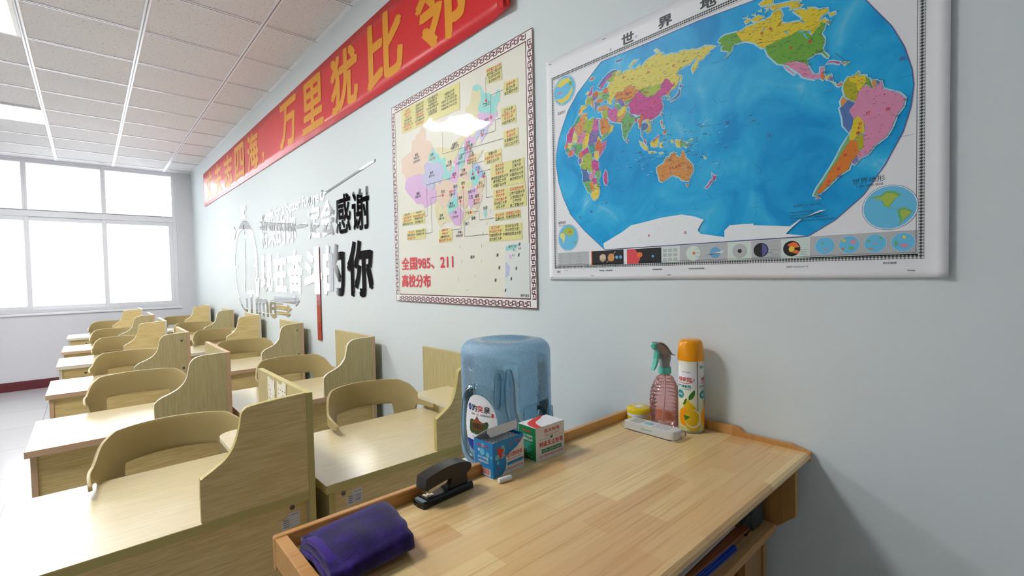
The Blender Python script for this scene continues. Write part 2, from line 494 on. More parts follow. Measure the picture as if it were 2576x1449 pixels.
for a, b_ in ((ROOM_L, WIN[0]), (WIN[1], 0)):
    mb.box(a, y0, WIN[2], b_, y1, WIN[3], 'far_wall_paint')
struct(mb.build('wall_far'))
mb = MB(); mb.box(ROOM_L, ROOM_F - 0.012, 0, 0, ROOM_F, 0.117, 'skirting_red'); struct(mb.build('baseboard_far', bevel=0.003))
mb = MB(); mb.box(-0.012, ROOM_N, 0, 0, ROOM_F - 0.012, 0.117, 'skirting_red'); struct(mb.build('baseboard_right', bevel=0.003))

# suspended ceiling grid
mb = MB()
GX, GS, GY, GSY = -0.3412, 0.5638, 3.8354, 0.5661
k = 0
while GX - GS * k > ROOM_L:
    x = GX - GS * k
    mb.box(x - 0.0135, ROOM_N, ROOM_H - 0.006, x + 0.0135, ROOM_F, ROOM_H + 0.001, 'tee_metal')
    mb.box(x - 0.003, ROOM_N, ROOM_H - 0.0075, x + 0.003, ROOM_F, ROOM_H - 0.005, 'can_seam')
    k += 1
j = -9
while GY + GSY * j < ROOM_F:
    y = GY + GSY * j
    mb.box(ROOM_L, y - 0.0135, ROOM_H - 0.0045, 0, y + 0.0135, ROOM_H + 0.001, 'tee_metal')
    mb.box(ROOM_L, y - 0.0025, ROOM_H - 0.0055, 0, y + 0.0025, ROOM_H - 0.004, 'can_seam')
    j += 1
mb.box(-0.022, ROOM_N, ROOM_H - 0.005, 0, ROOM_F, ROOM_H + 0.001, 'tee_metal')
mb.box(ROOM_L, ROOM_F - 0.022, ROOM_H - 0.005, 0, ROOM_F, ROOM_H + 0.001, 'tee_metal')
struct(mb.build('trim_1'))

def ceiling_light(col, row, label):
    x1 = GX - GS * col - 0.012; x0 = GX - GS * (col + 1) + 0.012
    y0 = GY + GSY * row + 0.012; y1 = GY + GSY * (row + 1) - 0.012
    t = thing('ceiling_light', label, 'light', ((x0 + x1) / 2, (y0 + y1) / 2, ROOM_H - 0.012), group='flat ceiling panel lights')
    w, d = (x1 - x0) / 2, (y1 - y0) / 2
    f = MB()
    for a in ((-w, -d, w, -d + 0.022), (-w, d - 0.022, w, d), (-w, -d + 0.022, -w + 0.022, d - 0.022), (w - 0.022, -d + 0.022, w, d - 0.022)):
        f.box(a[0], a[1], -0.002, a[2], a[3], 0.0115, 'panel_frame')
    f.build('light_frame', t)
    MB().box(-w + 0.022, -d + 0.022, 0.001, w - 0.022, d - 0.022, 0.0085, 'panel_light').build('diffuser', t)
    return t
ceiling_light(2, 0, 'square lit ceiling panel nearest the camera, cut by the left edge of the photo')
ceiling_light(2, 4, 'square lit ceiling panel closest to the far window')
ceiling_light(2, -4, 'lit ceiling panel over the first desks, outside the photo')
ceiling_light(6, 0, 'added lit ceiling panel over the unseen far side of the room, outside the photo')  # unseen panel at an assumed spot, added to light the room

# far window: upper fixed lights over sliding sashes
def window(n, W, mulls):
    x0, x1, z0, z1 = W
    yf0, yf1 = ROOM_F + 0.06, ROOM_F + 0.12
    mb = MB()
    mb.box(x0, yf0, z0, x0 + 0.045, yf1, z1, 'window_frame'); mb.box(x1 - 0.045, yf0, z0, x1, yf1, z1, 'window_frame')
    mb.box(x0 + 0.045, yf0, z0, x1 - 0.045, yf1, z0 + 0.04, 'window_frame'); mb.box(x0 + 0.045, yf0, z1 - 0.035, x1 - 0.045, yf1, z1, 'window_frame')
    mb.box(x0 + 0.045, yf0 - 0.01, 2.225, x1 - 0.045, yf1, 2.315, 'window_frame')
    mb.box(x0 + 0.045, yf0 - 0.012, 2.30, x1 - 0.045, yf0 - 0.01, 2.306, 'sash_seal')
    for mx in mulls:
        mb.box(mx - 0.026, yf0, 2.315, mx + 0.026, yf1, z1 - 0.035, 'window_frame')
        mb.box(mx - 0.006, yf0 - 0.003, 2.315, mx + 0.006, yf0, z1 - 0.035, 'panel_frame')
    w = struct(mb.build('window_%d' % n, bevel=0.003))
    edges = [x1 - 0.045] + mulls + [x0 + 0.045]
    for i, (b_, a) in enumerate(zip(edges, edges[1:])):
        a_, c_ = a - (0.03 if i < len(mulls) else 0), b_ + (0.03 if i else 0)
        yo = yf0 + (0.004 if i % 2 == 0 else 0.026)
        s = MB()
        fwid = 0.05
        s.box(a_, yo, z0 + 0.04, a_ + fwid, yo + 0.02, 2.225, 'window_frame'); s.box(c_ - fwid, yo, z0 + 0.04, c_, yo + 0.02, 2.225, 'window_frame')
        s.box(a_ + fwid, yo, z0 + 0.04, c_ - fwid, yo + 0.02, z0 + 0.085, 'window_frame'); s.box(a_ + fwid, yo, 2.17, c_ - fwid, yo + 0.02, 2.225, 'window_frame')
        so = s.build('sash', w, bevel=0.004)
        MB().box(a_ + fwid, yo + 0.008, z0 + 0.085, c_ - fwid, yo + 0.012, 2.17, 'window_glass').build('pane', so)
        if i:
            MB().box(c_ - fwid - 0.004, yo - 0.016, 1.52, c_ - fwid + 0.012, yo, 1.60, 'window_frame').build('latch', so, bevel=0.003)
        MB().box(a + 0.02, yf0 + 0.03, 2.315, b_ - 0.02, yf0 + 0.034, z1 - 0.035, 'window_glass').build('upper_pane', w)
    MB().box(x0 - 0.02, ROOM_F - 0.025, z0 - 0.03, x1 + 0.02, yf0, z0, 'window_frame').build('window_sill', w, bevel=0.006)
window(1, WIN, [-1.017, -1.785])

# dark curtain gathered on the wall pier left of the window (seen in the mirror lettering)
mb = MB(); vs, fs = [], []
nc = 90
for z in (0.3, 1.2, 2.0, 2.9):
    for i in range(nc + 1):
        x = -2.98 + 0.78 * i / nc
        vs.append((x, ROOM_F - 0.09 + 0.035 * sin(i * 0.62) * (1.1 - 0.12 * z) + 0.01 * sin(i * 1.7), z))
for k in range(3):
    for i in range(nc):
        a = k * (nc + 1) + i
        fs.append((a, a + 1, a + nc + 2, a + nc + 1))
mb.add(vs, fs, 'curtain_dark')
cu = tag(mb.build('curtain', smooth=80), 'dark gathered curtain reflected in the last mirror characters on the wall', 'curtain')
md = cu.modifiers.new('solid', 'SOLIDIFY'); md.thickness = 0.004
MB().tube([(-3.02, ROOM_F - 0.09, 2.915), (-2.18, ROOM_F - 0.09, 2.915)], 0.012, 'tee_metal').build('curtain_rod', cu)

# ------------------------------------------------------------------ things on the right wall; s runs to the right along the wall (-y)
def on_wall(y0, z0):
    return lambda s, z, h=0.0: (-h, -s, z)

# red banner
BY0, BY1, BZ0, BZ1 = 7.53, 1.30, 2.348, 2.788
t = thing('wall_banner', 'long red banner with golden characters hung under the ceiling on the right wall', 'banner', (0, BY0, BZ0))
Lb, Hb = BY0 - BY1, BZ1 - BZ0
mb = MB(); nx_, nz_ = 160, 6
def bump_b(s, z):
    return 0.008 + 0.004 * sin(s * 2.1 + 1) * sin(z * 7) + 0.002 * noise.noise(Vector((s * 1.6, z * 5, 0))) + (0.02 * max(0, (s - Lb + 0.12) / 0.12) if s > Lb - 0.12 else 0)
vs = [(-bump_b(Lb * i / nx_, Hb * j / nz_), -Lb * i / nx_, Hb * j / nz_) for j in range(nz_ + 1) for i in range(nx_ + 1)]
fs = [(j * (nx_ + 1) + i, j * (nx_ + 1) + i + 1, (j + 1) * (nx_ + 1) + i + 1, (j + 1) * (nx_ + 1) + i) for j in range(nz_) for i in range(nx_)]
mb.add(vs, fs, 'banner_cloth'); mb.keep = True
o = mb.build('banner_cloth', t, smooth=80)
md = o.modifiers.new('solid', 'SOLIDIFY'); md.thickness = 0.0015; md.offset = 0
# a folded back flap at the near end
MB().prism([(0, 0.0), (0.035, 0.02), (0.04, Hb * 0.9), (0, Hb)], 'x', -0.036, -0.034, 'banner_cloth').build('folded_end', t, loc=(0, -Lb + 0.03, 0))
cy0 = 7.13
for i, ch in enumerate('丈夫志四海，万里犹比邻'):
    s = BY0 - (cy0 - 0.534 * i)
    mb = MB()
    if ch == '，':
        write(mb, ch, s - 0.22, s - 0.14, 0.05, 0.15, 'banner_gold', lambda a, b_, h=0: (-bump_b(a, b_) - 0.0022, -a, b_), 0.02)
    else:
        write(mb, ch, s - 0.205, s + 0.205, 0.045, 0.405, 'banner_gold', lambda a, b_, h=0: (-bump_b(a, b_) - 0.0022, -a, b_), 0.032, 4)
    mb.build('banner_character', t)

# mirror-acrylic lettering
TH = 0.0025
def mirror_text(name, label, body, yl, yr, z0, z1, bold, res=6, gap=0.0, ch_kind='character'):
    t = thing(name, label, 'wall lettering', (0, yl, z0), group='mirror lettering on the wall')
    n = len(body); wch = (yl - yr) / n
    for i, ch in enumerate(body):
        mb = MB()
        h = z1 - z0
        a, b_ = wch * i + wch * gap, wch * (i + 1) - wch * gap
        zz0, zz1 = (0, h) if ch != '一' else (h * 0.42, h * 0.53)
        write(mb, ch, a, b_, zz0, zz1, 'mirror', lambda s, z, q: (-0.0015 - TH / 2 - (TH / 2 if q > 0 else -TH / 2), -s, z), bold, res, 'mirror_edge', 0.01)
        mb.keep = True
        mb.build(ch_kind, t)
    return t
mirror_text('wall_lettering', 'middle line of mirror characters on the wall, nine in a row', '将来的你一定会感谢', 4.868, 2.55, 1.637, 1.885, 0.022, gap=0.03)
mirror_text('wall_lettering', 'largest line of mirror characters on the wall, lowest row of six', '现在奋斗的你', 4.893, 2.515, 1.236, 1.58, 0.04, gap=0.035)
t = thing('wall_lettering', 'top line of small mirror letters in English on the wall', 'wall lettering', (0, 4.861, 1.86), group='mirror lettering on the wall')
mb = MB()
PL = lambda s, z, q: (-0.0015 - (TH if q > 0 else 0), -s, z)
vs_, fs_, bb, nz2 = glyphs('struggle for a better future', 0.015, 0.01, 4)
write(mb, 'struggle for a better future', 0, 1.518, 0.0, 0.112, 'mirror', PL, 0.022, 4, 'mirror_edge', 0.01); mb.keep = True
mb.build('letters', t)
# red long stroke
t = MB().prism(rect(0, 0, 0.072, 0.667), 'x', -0.0085, -0.0058, 'red_acrylic').build('lettering_stroke', loc=(0, 3.362, 0.911), bevel=0.0006)
tag(t, 'long red acrylic stroke hanging down from the mirror characters', 'wall lettering')
# stopwatch emblem
t = thing('stopwatch_emblem', 'round mirror stopwatch outline on the wall left of the characters', 'wall emblem', (0, 5.46, 1.49))
mb = MB(); n = 56; vs, fs = [], []
for i in range(n + 1):
    a = rad(-20) + rad(292) * i / n
    wdt = 0.026 + 0.075 * max(0, cos(a - rad(60))) ** 1.5
    for r_ in (0.47, 0.47 - wdt):
        for h in (0.0015, 0.0055):
            vs.append((-h, -r_ * cos(a), r_ * sin(a) * 1.0))
for i in range(n):
    a = i * 4; b_ = a + 4
    fs += [(a + 1, b_ + 1, b_ + 3, a + 3), (a, a + 1, b_ + 1, b_)[::-1], (a + 2, a + 3, b_ + 3, b_ + 2), (a, a + 2, b_ + 2, b_)]
mb.add(vs, fs, 'mirror'); mb.build('ring', t)
def slab(pts, name='piece', par=None, m_='mirror'):
    return MB().prism([(-p[0], p[1]) for p in pts], 'x', -0.0055, -0.0015, m_, 'mirror_edge').build(name, par)
slab([(-0.09, 0.49), (0.09, 0.49), (0.09, 0.52), (0.045, 0.52), (0.045, 0.57), (0.1, 0.57), (0.1, 0.62), (-0.1, 0.62), (-0.1, 0.57), (-0.045, 0.57), (-0.045, 0.52), (-0.09, 0.52)], 'crown', t)
slab([(-0.44, 0.3), (-0.36, 0.39), (-0.43, 0.45), (-0.51, 0.36)], 'side_button', t)
slab([(0.37, -0.13), (0.53, -0.13), (0.45, -0.36)], 'arrow_head', t)
slab([(-0.012, 0.28), (0.012, 0.28), (0.014, 0.0), (-0.05, -0.26), (-0.07, -0.255), (-0.012, 0.0)], 'hand', t)
for a in (0, 90, 180, 270):
    c, s_ = cos(rad(a)), sin(rad(a))
    slab([(c * 0.43 - s_ * 0.012, s_ * 0.43 + c * 0.012), (c * 0.43 + s_ * 0.012, s_ * 0.43 - c * 0.012), (c * 0.33 + s_ * 0.012, s_ * 0.33 - c * 0.012), (c * 0.33 - s_ * 0.012, s_ * 0.33 + c * 0.012)], 'tick', t)
t = thing('wall_lettering', 'mirror word Time with arrows running right, under the characters', 'wall lettering', (0, 5.42, 0.945), group='mirror lettering on the wall')
mb = MB(); write(mb, 'Time', 0, 0.98, 0.06, 0.30, 'mirror', PL, 0.02, 6, 'mirror_edge', 0.01); mb.keep = True; mb.build('letters', t)
for z, e, w_ in ((0.235, 1.50, 0.045), (0.165, 1.30, 0.032), (0.118, 1.27, 0.026)):
    slab([(0.93, z - w_ / 2), (e, z - w_ / 2), (e, z + w_ / 2), (0.93, z + w_ / 2)], 'arrow_bar', t)
    slab([(e + 0.015, z - w_ * 1.0), (e + 0.105, z), (e + 0.015, z + w_ * 1.0)], 'arrow_head', t)
slab([(0.93, 0.192), (1.17, 0.192), (1.17, 0.2), (0.93, 0.2)], 'arrow_bar', t)
# pointer line with a ring
t = thing('pointer_line', 'thin mirror line with a small ring slanting up above the characters', 'wall emblem', (0, 3.27, 1.925))
mb = MB(); vs, fs = [], []
for i in range(24):
    a = 2 * pi * i / 24
    for r_ in (0.036, 0.022):
        for h in (0.0015, 0.0055): vs.append((-h, -r_ * cos(a), r_ * sin(a)))
for i in range(24):
    a = i * 4; b_ = ((i + 1) % 24) * 4
    fs += [(a + 1, b_ + 1, b_ + 3, a + 3), (a, b_, b_ + 1, a + 1), (a + 2, a + 3, b_ + 3, b_ + 2), (a, a + 2, b_ + 2, b_)]
mb.add(vs, fs, 'mirror'); mb.build('ring', t)
slab([(0.03, 0.0), (0.8, 0.08), (0.8, 0.092), (0.03, 0.012)], 'line', t)
WORLD_PRINT="""
ocean:2363,6799,1391,6114,972,5647,720,5184,522,4759,419,4304,393,3995,498,3344,689,2811,1009,2189,1595,1601,2400,934,8036,947,8571,1269,9067,1738,9424,2300,9710,2905,9829,3360,9873,3786,9843,4099,9721,4578,9527,5050,9085,5775,8760,6233,8248,6727,6918,6701,5491,6782,3861,6772
ru:2798,6075,2837,6242,2928,6317,3071,6285,3105,6200,2945,6207,2962,6157,3122,6194,3228,6218,3486,6220,3569,6150,3653,6179,3738,6265,3769,6155,3868,6207,3950,6277,4063,6322,4107,6323,4233,6335,4343,6379,4450,6313,4495,6318,4464,6267,4600,6206,4719,6218,4792,6178,4923,6145,5024,6175,5138,6154,5235,6113,5346,6105,5455,6053,5590,6049,5697,6068,5840,6009,5981,5957,5904,5935,5800,5909,5800,5853,5721,5836,5641,5762,5534,5748,5493,5711,5479,5600,5355,5472,5328,5598,5370,5688,5453,5763,5494,5826,5426,5837,5357,5809,5274,5747,5134,5741,5020,5713,4918,5654,4874,5615,4946,5565,4982,5487,4944,5352,4871,5268,4812,5232,4753,5223,4724,5272,4740,5388,4652,5524,4593,5570,4517,5539,4409,5449,4317,5478,4192,5474,4034,5564,3969,5514,3839,5525,3740,5497,3592,5599,3543,5686,3407,5742,3235,5736,3181,5635,3022,5653,2900,5671,2826,5573,2788,5508,2731,5374,2603,5470,2586,5566,2663,5695,2609,5802,2601,5895,2612,6012,2724,6038
ru:3364,6322,3451,6365,3536,6422,3720,6416,3603,6385,3501,6348,3432,6285
ru:4220,6492,4282,6497,4389,6417,4343,6406,4250,6446
ru:5018,5555,5046,5480,5016,5317,5003,5440
or:2844,5567,2881,5646,2972,5694,3096,5642,3184,5660,3221,5738,3308,5755,3428,5747,3512,5678,3563,5677,3595,5595,3727,5513,3661,5490,3593,5424,3541,5323,3388,5338,3214,5314,3162,5358,3058,5461,2951,5462,2931,5363,2860,5413,2888,5480
li:3760,5496,3859,5544,3989,5519,4037,5561,4148,5499,4304,5493,4397,5478,4381,5400,4488,5368,4302,5313,4239,5235,4081,5225,3889,5295,3824,5370,3776,5456
cn:3334,5207,3387,5251,3473,5314,3541,5352,3593,5424,3694,5480,3727,5513,3792,5422,3873,5314,3985,5239,4144,5221,4239,5235,4302,5313,4472,5359,4381,5414,4427,5441,4504,5513,4520,5577,4596,5580,4670,5516,4714,5434,4772,5362,4846,5393,4816,5309,4742,5277,4682,5201,4546,5145,4485,5122,4501,5172,4393,5107,4423,5044,4514,5045,4422,4989,4467,4880,4466,4811,4404,4732,4326,4642,4200,4591,4105,4573,4025,4579,3945,4628,3847,4610,3833,4756,3767,4802,3651,4818,3551,4872,3433,4904,3383,5004,3401,5072,3351,5159
gn:3279,5008,3382,4966,3415,4827,3550,4792,3617,4760,3751,4783,3800,4799,3717,4720,3634,4727,3567,4744,3549,4662,3480,4578,3375,4457,3305,4386,3269,4277,3197,4175,3146,4304,3131,4486,3098,4583,3117,4696,3065,4754,3137,4825,3208,4895,3261,4940
ta:2922,4804,2942,4919,3032,4911,3210,4997,3263,5042,3244,4944,3137,4825,3064,4739,2922,4789
ye:2944,5038,2999,5127,3106,5143,3247,5193,3280,5052,3192,5002,3050,4936,2924,4923
pk:2619,5305,2711,5265,2802,5240,2947,5231,2982,5162,2926,5028,2942,4889,2886,4798,2723,4869,2614,5018,2598,5159
gn:2858,5330,2967,5330,3090,5251,3178,5212,2982,5162,2929,5236,2839,5275
pu:2951,5462,3058,5461,3162,5358,3213,5241,3160,5196,3055,5284,2967,5368
gn:3214,5299,3353,5333,3490,5323,3387,5265,3248,5246
or:3196,5231,3334,5207,3333,5149,3212,5182
ta:2242,5432,2415,5431,2620,5374,2599,5244,2412,5279,2220,5283
li:2412,5263,2581,5249,2596,5032,2483,5000,2409,5111,2354,5217
or:2293,5008,2408,5071,2595,4962,2630,4817,2683,4698,2588,4584,2418,4516,2323,4553,2297,4745
gn:2340,4457,2418,4516,2588,4568,2624,4514,2473,4427,2339,4365
ye:2588,4568,2683,4683,2721,4764,2794,4701,2755,4590,2624,4514
sea:2770,5514,2898,5537,2915,5487,2823,5409,2839,5284,2783,5209,2711,5244,2749,5354
sea:2320,5503,2473,5522,2603,5440,2583,5400,2338,5437
bl:2234,6067,2313,6166,2429,6252,2618,6358,2785,6394,2983,6358,2874,6319,2691,6289,2503,6168,2369,6102,2272,6040
cn:2290,5973,2369,6102,2503,6168,2617,6283,2784,6334,2764,6251,2578,6174,2483,6083,2386,5990
li:2577,6114,2689,6184,2782,6260,2820,6337,2911,6337,2818,6218,2798,6075,2687,6065
cn:1797,5885,1919,6006,1961,6103,2041,6141,1999,6045,1998,5952,1917,5882
ye:1738,5981,1820,6036,1879,5987,1838,5952
rd:1907,6401,1987,6438,2104,6401,2045,6358,1926,6364
bl:2915,6633,3041,6634,3182,6622,3058,6584,2932,6582
ye:1439,5427,1525,5580,1547,5654,1751,5614,1791,5571,1627,5505,1584,5420,1480,5400
cn:1418,5448,1504,5585,1524,5548,1459,5421
li:1751,5629,1734,5761,1796,5838,1956,5854,2034,5754,1992,5641,1872,5612
rd:1996,5843,2056,5919,2213,5950,2249,5816,2170,5731,2034,5754
li:2230,5821,2270,5902,2403,5863,2420,5766,2305,5738
rd:2402,5817,2461,5937,2592,5928,2627,5796,2533,5763
gn:2343,5696,2420,5766,2608,5756,2681,5660,2587,5596,2455,5588,2361,5645
or:2150,5674,2266,5703,2418,5644,2398,5558,2244,5555
or:1954,5746,2033,5723,2050,5578,2028,5444,1971,5569
pu:2090,5614,2207,5627,2205,5520,2164,5407,2104,5314,2107,5485
te:2206,5550,2321,5549,2320,5457,2224,5468
pu:2035,5832,2152,5813,2170,5746,2091,5676,1994,5734
te:1287,5198,1374,5337,1479,5374,1497,5241,1433,5161,1263,5074,1134,5072
rd:1024,4984,1113,5077,1220,5068,1240,4998,1089,4969,1000,4842,910,4747
cn:908,4648,912,4845,1046,4979,1220,5068,1260,4928,1172,4802,1124,4568,863,4625
rd:816,4469,863,4608,950,4589,925,4429,837,4415
ta:1263,5090,1433,5161,1499,5305,1624,5384,1807,5352,1703,5237,1701,5110,1636,4935,1634,4824,1403,4685,1322,4849,1241,5030
ye:1703,5252,1785,5263,1783,5153,1722,5152
li:1702,5173,1902,5107,1983,5165,2061,5129,2038,4916,1975,4759,1934,4674,1854,4677,1735,4800,1635,4872,1636,4967,1679,5052
pk:2061,5098,2217,5074,2293,5054,2215,5012,2229,4714,1955,4748,2018,4921
pu:1955,4748,2229,4714,2227,4560,2146,4376,2067,4362,2006,4265,1887,4291,1787,4344,1851,4536,1894,4684
ye:1735,4800,1874,4673,1851,4504,1787,4328,1601,4208,1582,4308,1607,4526,1691,4635
lp:1654,4835,1714,4773,1691,4619,1607,4494,1543,4428,1356,4469,1403,4685
py:1239,4949,1382,4689,1358,4549,1273,4519,1124,4568,1193,4814
gn:1293,4466,1564,4424,1561,4280,1435,4193,1348,4065,1266,4179
gn:1122,4470,1251,4508,1292,4417,1141,4351
py:950,4556,1188,4538,1121,4454,1054,4337,947,4441
te:836,4398,990,4416,988,4284,878,4290
ye:856,4294,922,4281,920,4215
rd:989,4334,1118,4307,1136,4139,962,4124
lp:1141,4351,1226,4350,1244,4167,1136,4139
bl:1249,4394,1291,4401,1277,4209,1245,4199
rd:1412,4117,1540,4236,1579,4148,1576,4004,1534,3980,1431,4000
cn:1559,4184,1786,4281,1863,4106,1721,4087,1618,4044,1576,4004
te:1827,4288,2066,4331,2062,4081,1962,4039,1883,4086
rd:2085,4264,2224,4436,2319,4338,2393,4168,2276,4053,2082,4093
ye:2186,4461,2226,4545,2339,4365,2243,4417
pk:2337,4272,2528,4323,2468,4121,2351,3976,2253,3871,2217,4018,2276,4053,2392,4152
ye:2062,4066,2237,4030,2234,3875,2194,3805,2058,3863
pu:1962,4039,2041,4038,2039,3929,1979,3894
li:1594,3840,1660,4052,1843,4079,1962,4023,1960,3913,1938,3791,1954,3630,1993,3544,1931,3437,1752,3563,1670,3562,1507,3655,1509,3759
py:1534,3964,1618,4028,1594,3840,1488,3715,1468,3767,1553,3864
pu:1409,3988,1534,3964,1510,3807,1426,3791,1387,3911
cn:1937,3768,2038,3843,2193,3751,2226,3449,2070,3460,1954,3622
bl:1507,3655,1670,3562,1752,3579,1751,3484,1830,3391,1846,3181,1581,3191,1565,3435
lp:1953,3559,2091,3504,2088,3347,1987,3269,1927,3216,1828,3296,1830,3407,1950,3402
gn:2109,3453,2246,3445,2282,3314,2222,3200,2182,3144,2257,2976,2197,2922,2142,3087,2145,3275,2068,3350
cn:1926,3200,2027,3263,2125,3216,2141,3041,2023,3059
gn:1581,3191,1846,3181,1862,2972,1918,2774,1778,2825,1700,2980
or:1846,3166,1945,3150,2042,3024,2019,2854,1900,2840,1862,2972
ye:1878,2747,2039,2851,2042,3024,2160,3006,2216,2888,2233,2761,2172,2613,2053,2534,1975,2576
cn:2475,3436,2530,3334,2544,3055,2523,2951,2467,2960,2412,3076,2396,3280,2454,3347
cn:3267,4189,3319,4148,3301,4093,3266,4115
rd:3682,4643,3784,4789,3849,4772,3831,4648,3781,4561,3746,4426,3696,4424,3698,4553,3649,4622
cn:3567,4744,3650,4723,3632,4627,3565,4658
pu:3382,4917,3517,4838,3550,4800,3432,4831
bl:3780,4504,3863,4541,3975,4470,3990,4381,3892,4320,3811,4339,3793,4215,3824,4093,3776,4190,3778,4333
lp:3879,4579,3944,4534,4023,4402,4022,4346,3975,4470
ye:3928,4595,4026,4627,4040,4539,3992,4522,4086,4372,4085,4260,3988,4226,3956,4248,4038,4328,4007,4434
li:3892,4320,3974,4343,4038,4328,3972,4230
cn:3824,4079,3905,4018,3936,3912,3871,3968
cn:4081,3937,4193,3982,4319,4080,4334,4034,4208,3965,4113,3916
ye:4081,3923,4208,3965,4287,4017,4333,3951,4284,3781,4190,3773,4095,3821
ye:3691,4065,3806,3954,3967,3806,3982,3717,3869,3783,3756,3936
ye:3998,3686,4188,3633,4266,3589,4029,3637
ye:4378,3830,4471,3852,4424,3779,4454,3717,4392,3716,4362,3764
ye:4344,3573,4437,3561,4482,3531,4375,3546
ye:4712,3853,4786,3837,4770,3772,4726,3796
rd:4401,4448,4447,4464,4453,4366,4415,4348
rd:4474,4127,4550,4164,4564,4078,4503,4065
rd:4430,4317,4491,4274,4505,4216,4460,4254
ye:4861,3823,4984,3780,4983,3600,4894,3635,4842,3761
gn:4984,3780,5072,3728,5158,3660,5226,3548,5123,3586,5071,3630,4983,3591
gn:5193,3693,5296,3743,5321,3721,5244,3666
or:4261,3170,4338,3208,4470,3251,4565,3402,4657,3401,4695,3477,4785,3492,4857,3461,4856,3395,4980,3305,5035,3507,5121,3375,5137,3274,5273,3119,5340,3009,5339,2881,5270,2779,5218,2642,5097,2677,5009,2708,4922,2821,4868,2813,4797,2875,4670,2863,4559,2797,4427,2750,4352,2779,4316,2921,4279,3030
or:5131,2574,5217,2561,5182,2485
cn:5848,2761,5911,2657,5974,2662,5926,2561,5862,2555,5879,2647
cn:5862,2555,5798,2456,5716,2373,5668,2396,5766,2476,5814,2563
ye:5625,3243,5706,3164,5674,3154
bl:4957,5188,5000,5135,4970,4998,4853,4951,4735,4917,4705,4885,4720,4948,4868,5014,4942,5086
bl:4987,5286,5087,5242,5015,5197,4972,5224
or:4588,5176,4708,5195,4648,5118,4588,5095
gn:4618,5086,4677,5042,4661,4992,4616,4991
cn:4434,4674,4464,4652,4433,4592,4410,4625
cn:4088,4513,4136,4515,4135,4473,4095,4469
us:6035,6043,6111,6114,6199,6142,6479,6107,6620,5825,6537,5819,6442,5843,6393,5788,6368,5699,6270,5624,6195,5576,6319,5692,6234,5747,6122,5800,6135,5870,6185,5901,6060,5934,6123,5973
ca:6479,6107,6633,6095,6739,6138,6910,6128,7090,6150,7134,6120,7319,6171,7319,6228,7447,6254,7499,6198,7530,6084,7499,6018,7520,5930,7561,5891,7623,5866,7867,5813,7965,5729,8005,5724,7926,5833,7936,5872,7807,6025,7756,6068,7837,6090,7966,6035,8063,5962,8044,6046,8179,5978,8245,5907,8423,5864,8432,5786,8330,5764,8273,5702,8283,5644,8367,5674,8423,5599,8404,5564,8292,5619,8292,5544,8217,5520,8198,5474,8121,5406,8092,5515,8014,5545,7856,5607,7725,5569,7540,5561,7176,5502,7087,5499,6999,5590,6909,5693,6725,5797,6632,5820
ca:6831,6266,7001,6291,7134,6213,7023,6165,6911,6187
ca:6693,6287,6797,6304,6820,6247,6727,6225
ca:7276,6361,7352,6386,7489,6361,7726,6314,7907,6247,7867,6220,7767,6252,7956,6149,7887,6124,7685,6143,7726,6192,7665,6252,7562,6284,7457,6284,7351,6272
ca:7025,6561,7135,6594,7223,6625,7331,6577,7320,6456,7179,6471,7091,6486
ca:6658,6372,6751,6382,6740,6351
ca:6866,6370,6934,6365,6934,6330
ca:7167,6315,7200,6347,7233,6322
ca:7013,6402,7057,6407,7068,6368
ca:7157,6411,7352,6420,7319,6388,7211,6377
ca:8459,5742,8559,5732,8569,5687,8487,5678
ca:8423,5556,8478,5576,8450,5513
us:7176,5502,7540,5561,7725,5569,7856,5607,8014,5534,8121,5395,8217,5510,8292,5544,8292,5619,8386,5560,8358,5454,8302,5369,8367,5237,8358,5134,8320,5030,8349,4966,8441,4826,8432,4798,8386,4857,8321,4955,8198,4977,8121,4939,8033,4915,8043,4780,7915,4878,7805,4949,7663,4942,7538,4961,7422,5023,7327,5148,7219,5289,7165,5448
sea:7856,5530,7886,5595,7985,5568,7965,5543,7886,5551
sea:7955,5491,7995,5520,8014,5436,8053,5378,8024,5367,7975,5451
sea:8014,5534,8111,5518,8102,5457,8063,5472
sea:8121,5384,8179,5417,8169,5388
sea:6876,6036,6967,6047,6921,6018
sea:7078,5899,7166,5980,7144,5919,7089,5894
sea:7571,5696,7602,5717,7664,5626,7623,5631
sea:6296,5933,6370,5930,6357,5898
lp:7525,4974,7762,4961,7852,4896,7892,4916,8030,4792,8089,4652,8156,4532,8280,4502,8289,4639,8355,4639,8355,4510,8308,4504,8289,4413,8214,4437,8166,4420,8030,4495,7932,4560,7912,4610,7731,4803,7618,4920
lp:7535,4959,7577,4922,7792,4660,7771,4656,7618,4829
rd:8299,4410,8308,4504,8355,4489,8374,4397,8337,4355
ye:8374,4408,8485,4426,8448,4363,8411,4332
pu:8439,4323,8512,4395,8531,4262
ye:8494,4263,8558,4211,8576,4163
rd:8576,4163,8639,4165,8675,4196,8711,4143,8630,4126
cn:8402,4677,8457,4711,8539,4694,8657,4633,8639,4597,8549,4659,8466,4687
rd:8692,4610,8737,4605,8728,4546
li:8737,4605,8816,4578,8754,4547
ol:8723,4149,8798,4264,8946,4236,8913,4149,8978,4071,8979,3896,8930,3715,8832,3782,8749,3885,8715,4033
ca:8815,4259,8929,4261,9106,4204,9122,4065,9043,3974,9011,3867,8962,3959,8946,4081,8831,4175
ol:8921,4264,8978,4323,8994,4298,8954,4253
us:9122,4161,9169,4108,9216,3902,9169,3897,9122,4007
or:9208,4076,9278,4054,9278,3922,9224,3919
bl:9285,4052,9339,4007,9309,3912
or:8665,3790,8699,3880,8799,3792,8732,3711,8682,3646
bl:8648,3655,8732,3711,8799,3792,8914,3700,8816,3551,8898,3372,8882,3238,8817,3097,8716,3259,8699,3442
